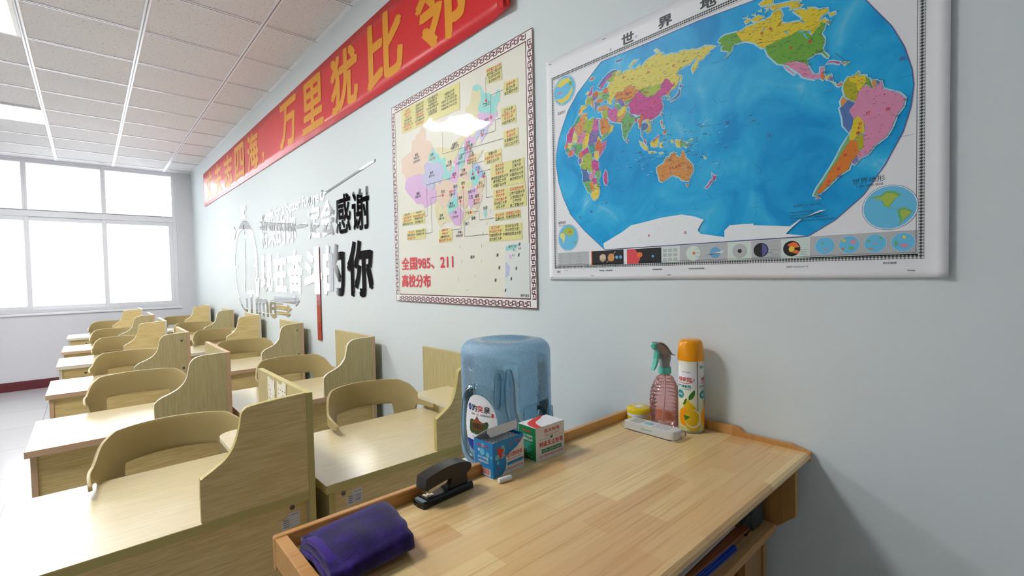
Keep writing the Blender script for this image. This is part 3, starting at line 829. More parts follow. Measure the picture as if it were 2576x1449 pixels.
lp:8816,3551,8914,3681,8979,3877,9043,3974,9138,4003,9216,3902,9294,3917,9370,4007,9385,3851,9476,3787,9653,3678,9741,3561,9712,3404,9611,3264,9538,3040,9449,2874,9266,2743,9141,2577,8981,2511,8965,2612,9061,2709,9077,2881,9077,2997,9108,3125,9076,3249,8980,3390,8898,3372
ca:8898,3352,8980,3410,9076,3249,9093,3052,8980,3019,8916,2917,8817,2919,8850,3109,8882,3238
ol:8964,2984,9061,3020,9077,2881,9077,2725,8981,2687,8948,2831
pu:8867,2454,8949,2576,8990,2490,8916,2405
do:8817,2919,8948,2909,8981,2687,9013,2661,8933,2559,8851,2457,8818,2324,8650,2233,8547,2129,8425,2005,8283,1882,8210,1892,8265,1988,8372,2136,8460,2326,8615,2541,8700,2725,8767,2830
do:8229,1827,8283,1778,8210,1777
gn:8817,3057,8833,2915,8767,2810,8683,2688,8598,2524,8442,2309,8354,2139,8210,1933,8210,1829,8156,1857,8229,2014,8354,2201,8477,2405,8581,2588,8683,2808,8767,2949
wh:2401,945,2363,1133,3089,1447,3395,1615,3869,1667,4388,1739,5004,1765,5401,1665,5636,1556,5548,1451,5458,1288,5546,1195,6168,1066,6169,1230,6305,1355,6595,1356,6874,1343,6882,1303,7686,1207,7864,1338,8289,1511,8411,1509,7951,1379,7731,1178,7596,1040,8019,959
"""
CHINA_PRINT="""
im:4161,7194,4685,7116,5076,6970,5298,6986,5847,7208,6372,7333,5820,7278,6536,7431,6667,7689,6956,7974,6442,8181,6493,8434,6693,8379,6864,8666,6918,9054,6992,8937,7147,8914,7220,8798,7452,8869,7524,8755,7508,8295,7313,8162,7382,7956,7263,7847,7370,7632,7479,7487,7396,7297,7083,7159,6921,7030,6769,7208,6684,7083,6359,7084,6309,6875,6255,6966,6041,6798,5823,6598,5597,6301,5270,6300,5161,6352,4877,6278,4945,6552,4658,6511,4324,6867,4093,7012
pe:885,7303,1215,7347,1577,7418,1964,7481,2023,7959,2329,7961,2407,8169,2706,8185,2981,8477,3286,8185,3264,7719,3695,7591,3923,7244,3733,7085,3477,6903,3467,6704,3081,6574,3126,6176,2677,6269,2071,6232,1517,6288,1298,6199,1167,6454,952,6527,978,6994
li:1293,6109,1515,6253,2071,6232,2742,6258,2897,6095,2912,5750,3221,5499,3711,5293,3989,5385,4120,4971,3988,4691,3682,4663,3305,4607,3047,4536,2929,4755,2604,4795,2338,4827,1945,5123,1540,5391,1200,5727
la:2932,6157,3127,6192,3081,6574,3404,6683,3950,6514,4309,6512,4649,6287,4750,5980,4566,5721,4498,5505,4321,5467,4003,5680,3961,5423,3711,5293,3223,5533,2912,5750
te:3467,6704,3477,6903,3731,7052,3983,7231,4092,6979,4324,6867,4603,6554,4836,6637,4944,6520,4877,6278,5034,5994,5359,5812,5190,5714,5150,5435,5011,5457,4851,5674,4563,5656,4567,5753,4750,5980,4649,6287,4309,6512,3950,6514,3650,6636
te:5319,6165,5587,6054,5554,5903,5360,5843,5252,5893,5340,6004
te:6954,8972,6998,9101,7232,9112,7421,9042,7602,8847,7743,8621,8105,8514,8243,8361,8419,8332,8600,8546,8698,8362,8687,8032,8512,7970,8439,7855,8502,7659,8290,7625,8078,7703,7863,7806,7641,7818,7382,7956,7312,8139,7432,8293,7508,8318,7525,8778,7415,8881,7220,8798,7110,8949
li:7244,7863,7457,7936,7641,7818,7863,7806,8078,7703,8254,7612,8397,7664,8536,7628,8496,7481,8359,7562,8353,7406,8137,7324,8241,7230,8027,7260,7951,7164,7809,7313,7702,7432,7516,7478,7484,7626,7370,7632,7300,7814
la:7036,6956,7082,7136,7319,7269,7513,7386,7738,7400,7915,7195,7911,7082,7796,6924,7645,6866,7449,6653,7454,6792,7385,6995,7269,6951,7150,6860
li:6312,7005,6392,7108,6643,7082,6697,7189,6842,7096,6985,7004,7125,6855,7022,6672,6831,6802,6638,6933,6486,6907,6479,6728,6724,6586,6665,6329,6479,6065,6354,6118,6364,6389,6325,6699
te:6708,6828,6881,6821,6874,6644,6727,6675
te:5951,6409,5961,6653,6123,6803,6327,6729,6366,6419,6304,6158,6246,5987,6035,5872,5876,5838,5888,6144
li:5220,5668,5337,5838,5613,5946,5621,6132,5465,6286,5739,6389,5906,6603,5888,6144,5826,5909,5921,5645,5755,5487,5748,5302,5320,5431,5158,5520
pe:5134,6284,5285,6571,5299,6254,5347,6088,5174,5898,5126,6096
pe:5872,5746,6086,5863,6352,6058,6550,5961,6796,5856,6639,5645,6680,5428,6527,5333,6122,5459,5919,5615
im:6505,6090,6715,6349,6963,6389,7249,6302,7489,6398,7628,6398,7436,6235,7240,6069,7141,5970,6797,5886,6550,5961
bl:6795,5827,7042,5900,7234,5894,7462,5648,7504,5525,7641,5443,7588,5249,7213,5311,7172,5494,6937,5683
te:6639,5645,6791,5738,6985,5674,7170,5436,7306,5237,7155,5026,6863,5010,6773,5263,6679,5398
im:5757,5518,5916,5523,6525,5303,6772,5233,6814,5018,6461,4950,6051,4979,5733,4931,5692,5248
im:7153,4967,7305,5208,7633,5213,7624,4954,7428,4692,7239,4718
li:6499,4611,6610,4898,6911,5003,7196,4842,7192,4725,6944,4552,6885,4291,6679,4076,6538,4304
pe:6944,4552,7239,4718,7518,4592,7416,4343,7117,3996,6831,4148,6911,4318
pe:5729,4839,6051,4979,6460,4919,6549,4605,6486,4280,6277,4122,5867,4293,5771,4553
im:5991,3443,6277,4122,6680,4106,7068,3972,6967,3864,6466,3736,6151,3552
li:5038,4008,5486,4149,5867,4293,6168,3981,6106,3710,5833,3457,5460,3522,5144,3869
te:4860,4477,5173,4566,5403,4789,5723,4684,5762,4336,5487,4181,5039,4040,4996,4332
la:5298,4898,5640,5288,5851,5224,5681,4970,5723,4684,5402,4758
pe:4002,5572,4354,5452,4713,5687,5158,5520,5694,5279,5298,4898,5119,4605,4710,4301,4433,4594,4084,4736,4105,5194
im:3894,4527,4144,4728,4430,4529,4653,4308,5006,4587,4990,4205,5092,3970,5248,3700,4626,3694,4384,3488,4156,3672,3996,4118
te:7540,3890,7729,3984,7720,3725,7646,3587,7558,3713
pe:5764,3058,6033,3192,6082,3096,5865,2926
bx:1053,9707,6090,9592,6058,8433,1067,8522
bx:7908,9531,8833,9417,8847,8812,7922,8917
bx:8928,8679,9733,8594,9749,8072,8925,8166
bx:8759,7731,9601,7649,9607,6995,8758,7077
bx:8870,6825,9712,6785,9712,6147,8864,6200
bx:7672,6255,8730,6193,8734,5683,7669,5756
bx:8046,5678,9983,5605,10000,4678,8050,4735
bx:8182,4671,10046,4625,10066,3827,8190,3864
bx:8242,3747,9748,3730,9751,3414,8252,3410
bx:7850,3254,9797,3235,9807,2599,7848,2625
bx:898,4480,3022,4458,3019,3825,886,3882
bx:1315,3581,3053,3593,3056,3090,1319,3096
bx:4213,3400,5272,3404,5263,2812,4203,2809
in:8843,2452,10182,2443,10176,399,8741,388
te:8858,2353,9191,2432,9618,2419,9473,2295,9184,2214,8891,2204
li:9052,2049,9197,2043,9193,1897,9065,1890
la:8841,1812,9093,1584,9046,1266,8821,1145
"""
CHINA_TEXT="""
r|7940|8812|9411|哈尔滨工业大学
k|7950|8820|9262|哈尔滨工程大学
k|8036|8742|9112|东北农业大学
k|8052|8757|8961|东北林业大学
r|9081|9588|8514|吉林大学
k|9082|9590|8362|延边大学
k|8980|9710|8212|东北师范大学
k|8927|9435|7573|辽宁大学
r|8810|9550|7426|大连理工大学
r|8925|9433|7284|东北大学
k|8801|9547|7125|大连海事大学
r|9045|9548|6722|南开大学
r|9047|9550|6573|天津大学
k|8918|9676|6426|天津医科大学
k|8926|9672|6267|河北工业大学
k|7942|8457|6132|安徽大学
r|7685|8716|5978|中国科学技术大学
k|7817|8576|5821|合肥工业大学
r|8344|8856|5563|南京大学
k|8346|8852|5421|苏州大学
r|8341|8854|5276|东南大学
k|8085|9099|5116|南京航空航天大学
k|8206|8977|4976|南京理工大学
k|8208|8972|4816|中国矿业大学
k|9337|9823|5538|河海大学
k|9333|9819|5397|江南大学
k|9194|9949|5238|南京农业大学
k|9195|9944|5076|中国药科大学
k|9197|9940|4917|南京师范大学
r|8352|8858|4557|复旦大学
r|8361|8860|4404|同济大学
r|8231|8987|4241|上海交通大学
k|8226|8982|4099|华东理工大学
k|8353|8859|3953|东华大学
r|9173|9935|4529|华东师范大学
k|9129|9997|4375|上海外国语大学
k|9176|9938|4222|上海财经大学
k|9313|9813|4082|上海大学
k|9173|9930|3918|第二军医大学
r|8301|8803|3637|中山大学
k|8303|8805|3491|暨南大学
r|8929|9696|3640|华南理工大学
k|8932|9698|3501|华南师范大学
r|8008|8528|3166|武汉大学
r|7888|8646|3019|华中科技大学
k|7889|8641|2873|中国地质大学
k|7890|8637|2718|武汉理工大学
k|8863|9622|3155|华中农业大学
k|8858|9629|3011|华中师范大学
k|8727|9747|2855|中南财经政法大学
k|1134|1641|4412|西北大学
r|1012|1782|4257|西安交通大学
r|1003|1784|4103|西北工业大学
k|880|1894|3942|西安电子科技大学
k|2250|2742|4408|长安大学
r|1989|3011|4244|西北农林科技大学
k|2109|2875|4109|陕西师范大学
k|2110|2868|3943|空军军医大学
r|1473|1989|3499|四川大学
k|1344|2118|3354|西南交通大学
r|1345|2110|3188|电子科技大学
k|2204|2965|3489|四川农业大学
k|2206|2958|3340|西南财经大学
r|4462|4952|3359|湖南大学
r|4464|4954|3202|中南大学
k|4341|5075|3055|湖南师范大学
r|4208|5211|2907|国防科学技术大学
r|1453|1906|9552|北京大学
r|1330|2028|9406|中国人民大学
r|1456|1909|9248|清华大学
k|1332|2031|9096|北京交通大学
k|1324|2030|8945|北京工业大学
r|1220|2162|8803|北京航空航天大学
r|1327|2037|8649|北京理工大学
k|2455|3185|9539|北京科技大学
k|2448|3181|9385|北京化工大学
k|2447|3174|9240|北京邮电大学
r|2444|3167|9099|中国农业大学
k|2444|3163|8953|北京林业大学
k|2392|3225|8801|北京中医药大学
r|2446|3159|8647|北京师范大学
k|3532|4408|9532|北京外国语大学
k|3602|4338|9387|中国传媒大学
k|3594|4322|9241|中央财经大学
k|3461|4445|9100|对外经济贸易大学
k|3580|4312|8940|北京体育大学
k|3581|4306|8818|中央音乐学院
k|4944|5697|9365|中国政法大学
k|4943|5699|9206|华北电力大学
k|4670|5899|9063|中国矿业大学(北京)
k|4664|5892|8914|中国石油大学(北京)
k|4657|5887|8764|中国地质大学(北京)
k|2271|2538|7214|新疆
g|2163|2649|7066|新疆大学
g|2106|2706|6893|石河子大学
k|3653|3927|6941|甘肃
r|3563|4050|6739|兰州大学
k|3602|3870|6113|青海
g|3495|3985|5963|青海大学
k|2317|2596|5326|西藏
g|2208|2688|5170|西藏大学
k|4481|4769|5102|四川
k|4317|4580|4051|云南
g|4210|4688|3903|云南大学
k|5077|5364|6328|宁夏
g|4902|5320|6202|宁夏大学
k|5427|5866|7028|内蒙古
g|5339|5966|6898|内蒙古大学
k|7646|8092|8142|黑龙江
k|7728|7999|7524|吉林
k|7436|7728|7119|辽宁
k|6454|6737|6885|北京
k|6611|6902|6730|天津
k|6309|6606|6642|河北
g|5951|6940|6478|华北电力大学(保定)
k|6697|6983|6358|山东
k|5897|6183|6361|山西
g|5703|6345|6156|太原理工大学
r|6603|7030|6268|山东大学
r|6497|7136|6132|中国海洋大学
g|6493|7133|6022|中国石油大学
k|5404|5685|5740|陕西
k|6084|6366|5789|河南
g|5983|6477|5623|郑州大学
k|7073|7369|5691|江苏
k|7453|7709|5395|上海
k|6737|7021|5347|安徽
k|6042|6320|5247|湖北
k|7253|7521|5073|浙江
r|7118|7623|4929|浙江大学
k|5458|5744|5200|重庆
r|5137|5602|5021|重庆大学
g|5131|5612|4879|西南大学
g|6507|7016|4815|南昌大学
k|6549|6837|4590|江西
k|6979|7272|4575|福建
r|6889|7300|4406|厦门大学
g|6885|7295|4280|福州大学
k|5818|6091|4653|湖南
k|5137|5418|4486|贵州
g|5064|5559|4357|贵州大学
k|5372|5655|4052|广西
g|5265|5770|3862|广西大学
k|6295|6589|3935|广东
k|6704|6985|3682|香港
k|6242|6522|3488|澳门
k|7527|7799|4025|台湾
k|5704|5980|3161|海南
g|5548|6037|3019|海南大学
k|6580|6869|2052|南海
k|9667|10129|483|南海诸岛
g|9024|9475|2349|南宁广州
g|9275|9443|2214|澳门
g|9578|9735|2261|香港
g|9226|9387|2018|海口
R|674|5305|1931|全国985、211
R|656|3412|1052|高校分布
"""
CHINA_LINES=[[7851,8299,7860,9190,7932,9199],[8138,7553,8159,8411,8919,8395],[7573,6981,8389,6961,8402,7375,8754,7373],[6735,6624,8862,6559],[6872,5518,6880,5939,7660,5922],[7269,5530,8041,5522],[7580,5307,7740,5294,7732,4427,8173,4413],[6673,3941,7249,3938,7259,3565,8235,3555],[6552,6751,4688,6785,4690,7884],[5541,5609,3277,5619,3264,4144,3061,4158],[4619,4943,3615,4949,3623,3801,3641,3337,3068,3333],[5955,4514,5959,3313,5243,3313],[6174,5068,6190,2958,7831,2939],[5816,2604,5894,2461],[7365,2566,7360,2410],[5977,1976,5934,1812],[7363,1913,7295,1772],[6929,1304,6833,1179],[5664,1179,5668,1026],[6224,620,6361,666],[7507,3050,7452,2898],[7786,3412,7714,3329],[7969,3934,7959,3786]]
CHINA_DOTS=[(7861,8288),(8137,7540),(7566,6977),(6551,6762),(6727,6616),(6882,5520),(7259,5529),(7576,5295),(5546,5615),(6169,5069),(4623,4943),(5954,4508),(6674,3941)]
MAP_NAMES=[('俄',3194,6051),('罗',4029,5921),('斯',4811,5849),('蒙',3922,5391),('古',4000,5376),('加',7089,5848),('拿',7280,5883),('大',7478,5917),('美',7709,5284),('国',8092,5274),('巴',9147,3414),('西',9477,3412),('澳',4672,3097),('大',4763,3092),('利',4871,3086),('亚',4957,3095),('哈',2989,5593),('萨',3130,5573),('克',3261,5550),('斯坦',3391,5533),('印',3221,4604),('度',3394,4599),('玻',9020,3234),('利',8996,3148),('维',8977,3055),('阿',8759,2623),('根',8629,2363),('廷',8451,2124),('沙特',2403,4765),('中',3639,5094),('国',4221,5018),('南',3992,1258),('极',5114,1262)]
# ------------------------------------------------------------------ printed sheets
def parse(txt):
    out = []
    for l in txt.strip().split('\n'):
        k, p = l.split(':'); p = [int(q) / 10000 for q in p.split(',')]
        out.append((k, list(zip(p[::2], p[1::2]))))
    return out

def offset_poly(p, d):
    area = sum(a[0] * b_[1] - b_[0] * a[1] for a, b_ in zip(p, p[1:] + p[:1]))
    sg = 1 if area > 0 else -1
    out = []
    for i in range(len(p)):
        a, b_, c = p[i - 1], p[i], p[(i + 1) % len(p)]
        n1 = Vector((b_[1] - a[1], a[0] - b_[0])); n2 = Vector((c[1] - b_[1], b_[0] - c[0]))
        nn = (n1.normalized() if n1.length else n1) + (n2.normalized() if n2.length else n2)
        nn = nn.normalized() if nn.length > 1e-6 else Vector((0, 0))
        out.append((b_[0] + sg * nn.x * d, b_[1] + sg * nn.y * d))
    return out
def inside(p, x, y):
    r_ = False
    for (x0, y0), (x1, y1) in zip(p, p[1:] + p[:1]):
        if (y0 > y) != (y1 > y) and x < (x1 - x0) * (y - y0) / (y1 - y0) + x0: r_ = not r_
    return r_

# world map ---------------------------------------------------------
WY, WZ = 1.146, 1.336
WW, WH = 1.040, 0.757
def wlift(s, z):
    a = max(0, (s - (WW - 0.03)) / 0.03); b_ = max(0, (0.025 - z) / 0.025); c = max(0, (z - WH + 0.03) / 0.03)
    return 0.004 + 0.006 * a * a + 0.0025 * b_ * b_ * (0.6 + 0.4 * sin(s * 9)) + 0.001 * c
PW = lambda s, z, h=0.0: (-(wlift(s, z) + 0.0003 + h), -s, z)
mb = MB()
xs_ = [WW * i / 60 for i in range(61)]; zs_ = sorted([WH * i / 30 for i in range(31)] + [0.012, 0.018])
vs = [(-wlift(s, z), -s, z) for z in zs_ for s in xs_]
k = len(xs_)
mb.add(vs, [(j * k + i, j * k + i + 1, (j + 1) * k + i + 1, (j + 1) * k + i) for j in range(len(zs_) - 1) for i in range(k - 1)], 'map_paper'); mb.keep = True
wm = mb.build('world_map', loc=(0, WY, WZ), smooth=80)
tag(wm, 'large blue world map sheet pinned on the wall at right', 'wall map')
md = wm.modifiers.new('solid', 'SOLIDIFY'); md.thickness = 0.0005; md.offset = -1

W_ = parse(WORLD_PRINT)
mb = MB(); e = 0.00012
flat(mb, W_[0][1], 'map_ocean', PW, 0)
oc = W_[0][1]
for a in stroke(oc + oc[:1], 0.0016): flat(mb, a, 'map_violet', PW, 5 * e)
lands = W_[1:]
for k, p in lands:
    if k not in ('sea', 'wh'):
        halo_i = lands.index((k, p))
        flat(mb, offset_poly(p, 0.0035), 'map_shelf', PW, e + halo_i * 6e-6)
for i, (k, p) in enumerate(lands):
    flat(mb, p, 'map_' + k, PW, 0.00085 + 7e-6 * i)
rng = random.Random(4)
TK = 0.0018
def dash(s, z, l, w, m_, ang=0.0, lay=None):
    c, q = cos(ang), sin(ang)
    pts = [(s + c * x - q * y, z + q * x + c * y) for x, y in ((-l / 2, -w / 2), (l / 2, -w / 2), (l / 2, w / 2), (-l / 2, w / 2))]
    hh = TK + rng.random() * 0.0002
    mb.add([PW(x, y, hh) for x, y in pts], [(0, 1, 2, 3)], m_)
for k, p in lands:                     # place-name ticks over the countries
    if k in ('sea',): continue
    xs, zs = [q[0] for q in p], [q[1] for q in p]
    A = abs(sum(a[0] * b_[1] - b_[0] * a[1] for a, b_ in zip(p, p[1:] + p[:1]))) / 2
    cnt = min(150, int(A / 0.00008)) if k != 'wh' else 46
    for i in range(cnt):
        for _ in range(8):
            s, z = rng.uniform(min(xs), max(xs)), rng.uniform(min(zs), max(zs))
            if inside(p, s, z):
                for q in range(rng.choice((2, 3, 3, 4, 5))):
                    dash(s + q * 0.0017, z, 0.0012, rng.uniform(0.0006, 0.0012), 'map_ink', 0)
                break
    if k not in ('wh',):               # coastal names
        for (x0, z0), (x1, z1) in zip(p, p[1:]):
            if rng.random() < 0.45:
                for q in range(rng.choice((3, 4, 5))):
                    dash(x0 + 0.003 + q * 0.0017, z0 + rng.uniform(-.002, .002), 0.0012, 0.0008, 'map_ink')
for i in range(150):                   # ocean names and island groups
    s, z = rng.uniform(0.02, 1.0), rng.uniform(0.12, 0.7)
    if inside(oc, s, z) and not any(inside(p, s, z) for k, p in lands):
        an = rng.choice((0, 0, 0, 0.7, -0.9, 1.2)); ll = rng.uniform(0.008, 0.03)
        for q in range(int(ll / 0.0028)):
            dash(s + cos(an) * q * 0.0028, z + sin(an) * q * 0.0028, 0.0018, 0.0007, 'map_ink', an)
for i in range(170):                   # Pacific islands
    s, z = rng.gauss(0.47, 0.09), rng.gauss(0.36, 0.035)
    dash(s, z, rng.uniform(0.002, 0.012), rng.uniform(0.0008, 0.0014), rng.choice(('map_ink', 'map_ink', 'map_shelf', 'map_violet')), rng.choice((0, 0, 0.3)))
for s, z, ch in ((0.27, 0.70, '北'), (0.36, 0.705, '冰'), (0.45, 0.71, '洋'), (0.355, 0.455, '太'), (0.62, 0.39, '平'), (0.72, 0.335, '洋'), (0.14, 0.20, '印'), (0.185, 0.215, '度'), (0.245, 0.235, '洋'), (0.905, 0.64, '大'), (0.965, 0.43, '西'), (0.86, 0.215, '洋')):
    write(mb, ch, s, s + 0.009, z, z + 0.008, 'map_violet', lambda a, b_, h=0: PW(a, b_, TK + 0.0003), 0.01, 2)
for ch, s, z in MAP_NAMES:
    s, z = s / 10000, z / 10000
    write(mb, ch, s - 0.0035 * len(ch), s + 0.0035 * len(ch), z - 0.0035, z + 0.0035, 'map_red', lambda a, b_, h=0: PW(a, b_, TK + 0.0004), 0.015, 2)
# border
for a in (rect(0.024, 0.0375, 1.004, 0.047), rect(0.024, 0.687, 1.004, 0.697), rect(0.024, 0.047, 0.033, 0.687), rect(0.995, 0.047, 1.004, 0.687)):
    flat(mb, a, 'map_border', PW, 0)
for a in stroke(rect(0.036, 0.050, 0.992, 0.684) + [(0.036, 0.050)], 0.0008): flat(mb, a, 'map_ink', PW, 0)
# title
for s, ch in ((0.312, '世'), (0.434, '界'), (0.556, '地'), (0.678, '图')):
    write(mb, ch, s, s + 0.044, 0.700, 0.732, 'map_title', lambda a, b_, h=0: PW(a, b_, e), 0.035, 4)
# insets
def globe(s, z, r_, kind, blobs):
    flat(mb, disc(s, z, r_ * 1.06, n=40), 'map_violet', PW, 0.4 * e); flat(mb, disc(s, z, r_ * 1.04, n=40), 'map_wh', PW, 0.8 * e)
    flat(mb, disc(s, z, r_, n=40), 'map_sea', PW, 1.2 * e)
    for i, (m_, pts) in enumerate(blobs):
        flat(mb, [(s + x * r_, z + y * r_) for x, y in pts], m_, PW, (2 + 0.4 * i) * e)
def blob(x, y, rx, ry, n=9):
    return [(x + rx * (0.7 + 0.3 * sin(k * 2.3 + x * 9)) * cos(2 * pi * k / 14), y + ry * (0.7 + 0.3 * cos(k * 1.9 + y * 7)) * sin(2 * pi * k / 14)) for k in range(14)]
NA = [(-.75, .55), (-.35, .6), (-.1, .8), (.2, .75), (.45, .55), (.2, .35), (.05, .1), (.0, .0), (.25, -.12), (.05, -.05), (-.2, .1), (-.3, .4)]
SA = [(.3, -.1), (.55, -.05), (.85, -.25), (.7, -.5), (.5, -.65), (.35, -.9), (.4, -.6), (.32, -.4)]
EA = [(-.7, .4), (-.3, .75), (.2, .85), (.6, .6), (.55, .2), (.35, .1), (.25, .25), (.1, -.0), (-.05, .2), (-.2, .3), (-.35, .35)]
AF = [(-.85, .35), (-.5, .4), (-.3, .2), (-.35, -.1), (-.5, -.5), (-.62, -.1), (-.85, .1)]
globe(0.950, 0.143, 0.043, 0, [('map_gn', NA), ('map_li', [(x * .8 - .02, y * .8 + .05) for x, y in NA]), ('map_gn', SA), ('map_li', [(x * .7 + .2, y * .7 - .12) for x, y in SA])])
globe(0.083, 0.638, 0.047, 0, [('map_ru', [(-.8, .5), (-.3, .85), (.4, .8), (.7, .4), (.2, .45), (-.3, .3)]), ('map_ru', [(-.9, -.4), (-.3, -.9), (.4, -.75), (.8, -.2), (.75, .1), (.4, -.3), (-.2, -.55)]), ('map_us', [(.45, .55), (.75, .35), (.6, .15), (.4, .3)]), ('map_lp', [(-.6, .1), (-.2, -.1), (-.5, -.2)])])
globe(0.089, 0.142, 0.043, 0, [('map_li', EA), ('map_py', AF), ('map_rd', blob(.2, .45, .2, .12, 12)), ('map_gn', [(.6, -.35), (.85, -.3), (.75, -.6)])])
GR = rect(0.808, 0.045, 0.995, 0.094); flat(mb, GR, 'map_grey', PW, 0)
for i, bl in enumerate(([('map_gn', blob(-.2, .3, .2, .15, 9)), ('map_lp', blob(.1, -.5, .2, .2, 9))], [('map_ye', blob(-.5, .5, .3, .25, 9)), ('map_lp', blob(.4, .3, .4, .4, 9)), ('map_gn', blob(.2, -.4, .35, .3, 9)), ('map_rd', blob(-.6, -.5, .2, .2, 9))], [('map_gn', blob(-.6, .3, .2, .2, 9)), ('map_lp', blob(0, 0, .25, .1, 9)), ('map_or', blob(-.4, -.6, .3, .15, 9)), ('map_gn', blob(.5, .6, .2, .2, 9))], [('map_ye', blob(.1, .5, .2, .3, 9)), ('map_gn', blob(-.6, -.1, .2, .4, 9)), ('map_lp', blob(.1, -.4, .5, .3, 9))])):
    globe((0.837, 0.882, 0.927, 0.972)[i], 0.0715, 0.0185, 0, bl)
# strip of small pictures
flat(mb, rect(0.041, 0.046, 0.177, 0.092), 'map_grey', PW, 0)
flat(mb, rect(0.186, 0.046, 0.310, 0.091), 'map_black', PW, 0); flat(mb, rect(0.186, 0.046, 0.190, 0.091), 'map_orange_hot', PW, e)
for s, r_, m_ in ((0.232, 0.0125, 'map_sand'), (0.264, 0.0125, 'map_or'), (0.285, 0.005, 'map_sea'), (0.299, 0.0052, 'map_blue_planet')): flat(mb, disc(s, 0.068, r_, n=20), m_, PW, 2 * e)
for z in (0.064, 0.069, 0.073): flat(mb, rect(0.2205, z, 0.2435, z + 0.0016), 'map_wh', PW, 3 * e)
for a in stroke([(0.247, 0.052), (0.281, 0.086)], 0.002): flat(mb, a, 'map_sand', PW, 4 * e)
flat(mb, rect(0.322, 0.046, 0.437, 0.090), 'map_black', PW, 0)
flat(mb, [(0.322, 0.046), (0.36, 0.046), (0.368, 0.06), (0.363, 0.075), (0.35, 0.09), (0.322, 0.09)], 'cp_title', PW, e); flat(mb, disc(0.366, 0.072, 0.010, 0.008, 9), 'map_orange_hot', PW, 2 * e); flat(mb, disc(0.41, 0.066, 0.004), 'map_blue_planet', PW, 2 * e)
flat(mb, rect(0.439, 0.046, 0.49, 0.090), 'map_mint', PW, 0)
for i in range(9): flat(mb, rect(0.442 + 0.016 * (i % 3), 0.05 + 0.013 * (i // 3), 0.454 + 0.016 * (i % 3), 0.059 + 0.013 * (i // 3)), 'map_grey', PW, e)
flat(mb, rect(0.493, 0.046, 0.624, 0.092), 'map_grey', PW, 0); flat(mb, disc(0.532, 0.069, 0.020), 'map_mint', PW, e); flat(mb, disc(0.534, 0.069, 0.004), 'map_orange_hot', PW, 2 * e)
flat(mb, disc(0.592, 0.068, 0.0145), 'map_blue_planet', PW, e); flat(mb, [(0.568, 0.063), (0.616, 0.073), (0.61, 0.065), (0.574, 0.066)], 'map_mint', PW, 2 * e)
flat(mb, rect(0.626, 0.046, 0.680, 0.092), 'map_mint', PW, 0); flat(mb, disc(0.654, 0.069, 0.018), 'map_grey', PW, e); flat(mb, disc(0.654, 0.069, 0.005), 'map_black', PW, 2 * e)
flat(mb, rect(0.682, 0.046, 0.748, 0.092), 'map_grey', PW, 0); flat(mb, disc(0.704, 0.069, 0.017), 'map_black', PW, e); flat(mb, disc(0.704, 0.069, 0.015, n=16, a0=-1.4, a1=1.4), 'map_violet', PW, 2 * e)
flat(mb, rect(0.75, 0.046, 0.806, 0.092), 'map_mint', PW, 0); flat(mb, disc(0.771, 0.069, 0.018), 'map_black', PW, e); flat(mb, [(0.771, 0.069), (0.788, 0.072), (0.781, 0.082), (0.774, 0.084), (0.762, 0.078)], 'map_orange_hot', PW, 2 * e); flat(mb, disc(0.771, 0.068, 0.006), 'map_ye', PW, 3 * e); flat(mb, [(0.771, 0.069), (0.788, 0.062), (0.784, 0.056), (0.765, 0.062)], 'map_orange_hot', PW, 2 * e)
def fine(s, z, n_, m_='map_ink', w=0.0008):
    for q in range(n_): dash(s + q * 0.0022, z, 0.0015, w, m_)
for i in range(5):
    for j in range(3): fine(0.05 + 0.042 * j, 0.053 + 0.008 * i, rng.choice((3, 5, 6)))
for i in range(4): fine(0.715 + 0.012 * (i % 2), 0.05 + 0.006 * i, 8); fine(0.79, 0.05 + 0.005 * i, 6); fine(0.54, 0.05 + 0.01 * i, 5); fine(0.77, 0.152 - 0.007 * i, 22 + 6 * i, w=0.0012)
for s, z, body, w_, hh in ((0.888, 0.198, '世界地形', 0.055, 0.0125), (0.895, 0.1905, '1:80 000 000', 0.045, 0.005), (0.045, 0.190, '世界地形', 0.035, 0.010), (0.048, 0.183, '1:80 000 000', 0.03, 0.004), (0.05, 0.562, '北极地方', 0.036, 0.011), (0.775, 0.163, '比例尺1:35 000 000', 0.055, 0.006), (0.07, 0.029, '世界地图', 0.016, 0.0038), (0.94, 0.028, '责任编辑', 0.022, 0.0045), (0.76, 0.024, '审图号:GS(2022)2061号', 0.045, 0.0045)):
    write(mb, body, s, s + w_, z, z + hh, 'map_ink', lambda a, b_, h=0: PW(a, b_, e), 0.0, 2)
for i in range(14): flat(mb, rect(0.036 + 0.0011 * i, 0.024, 0.0365 + 0.0011 * i, 0.030), 'map_ink', PW, 0)
for s, n_ in ((0.22, 9), (0.245, 12), (0.41, 14), (0.52, 20)): fine(s, 0.028, n_, w=0.003)
mb.build('map_print', wm)
# pins
for s, z in ((0.012, 0.008), (0.19, 0.012), (0.46, 0.011), (0.985, 0.014), (0.25, 0.745), (0.02, 0.744)):
    MB().tube([(-wlift(s, z) - 0.001, -s - 0.006, z), (-wlift(s, z) - 0.001, -s + 0.006, z + 0.001)], 0.0007, 'screw_dark', 5).build('staple', wm)

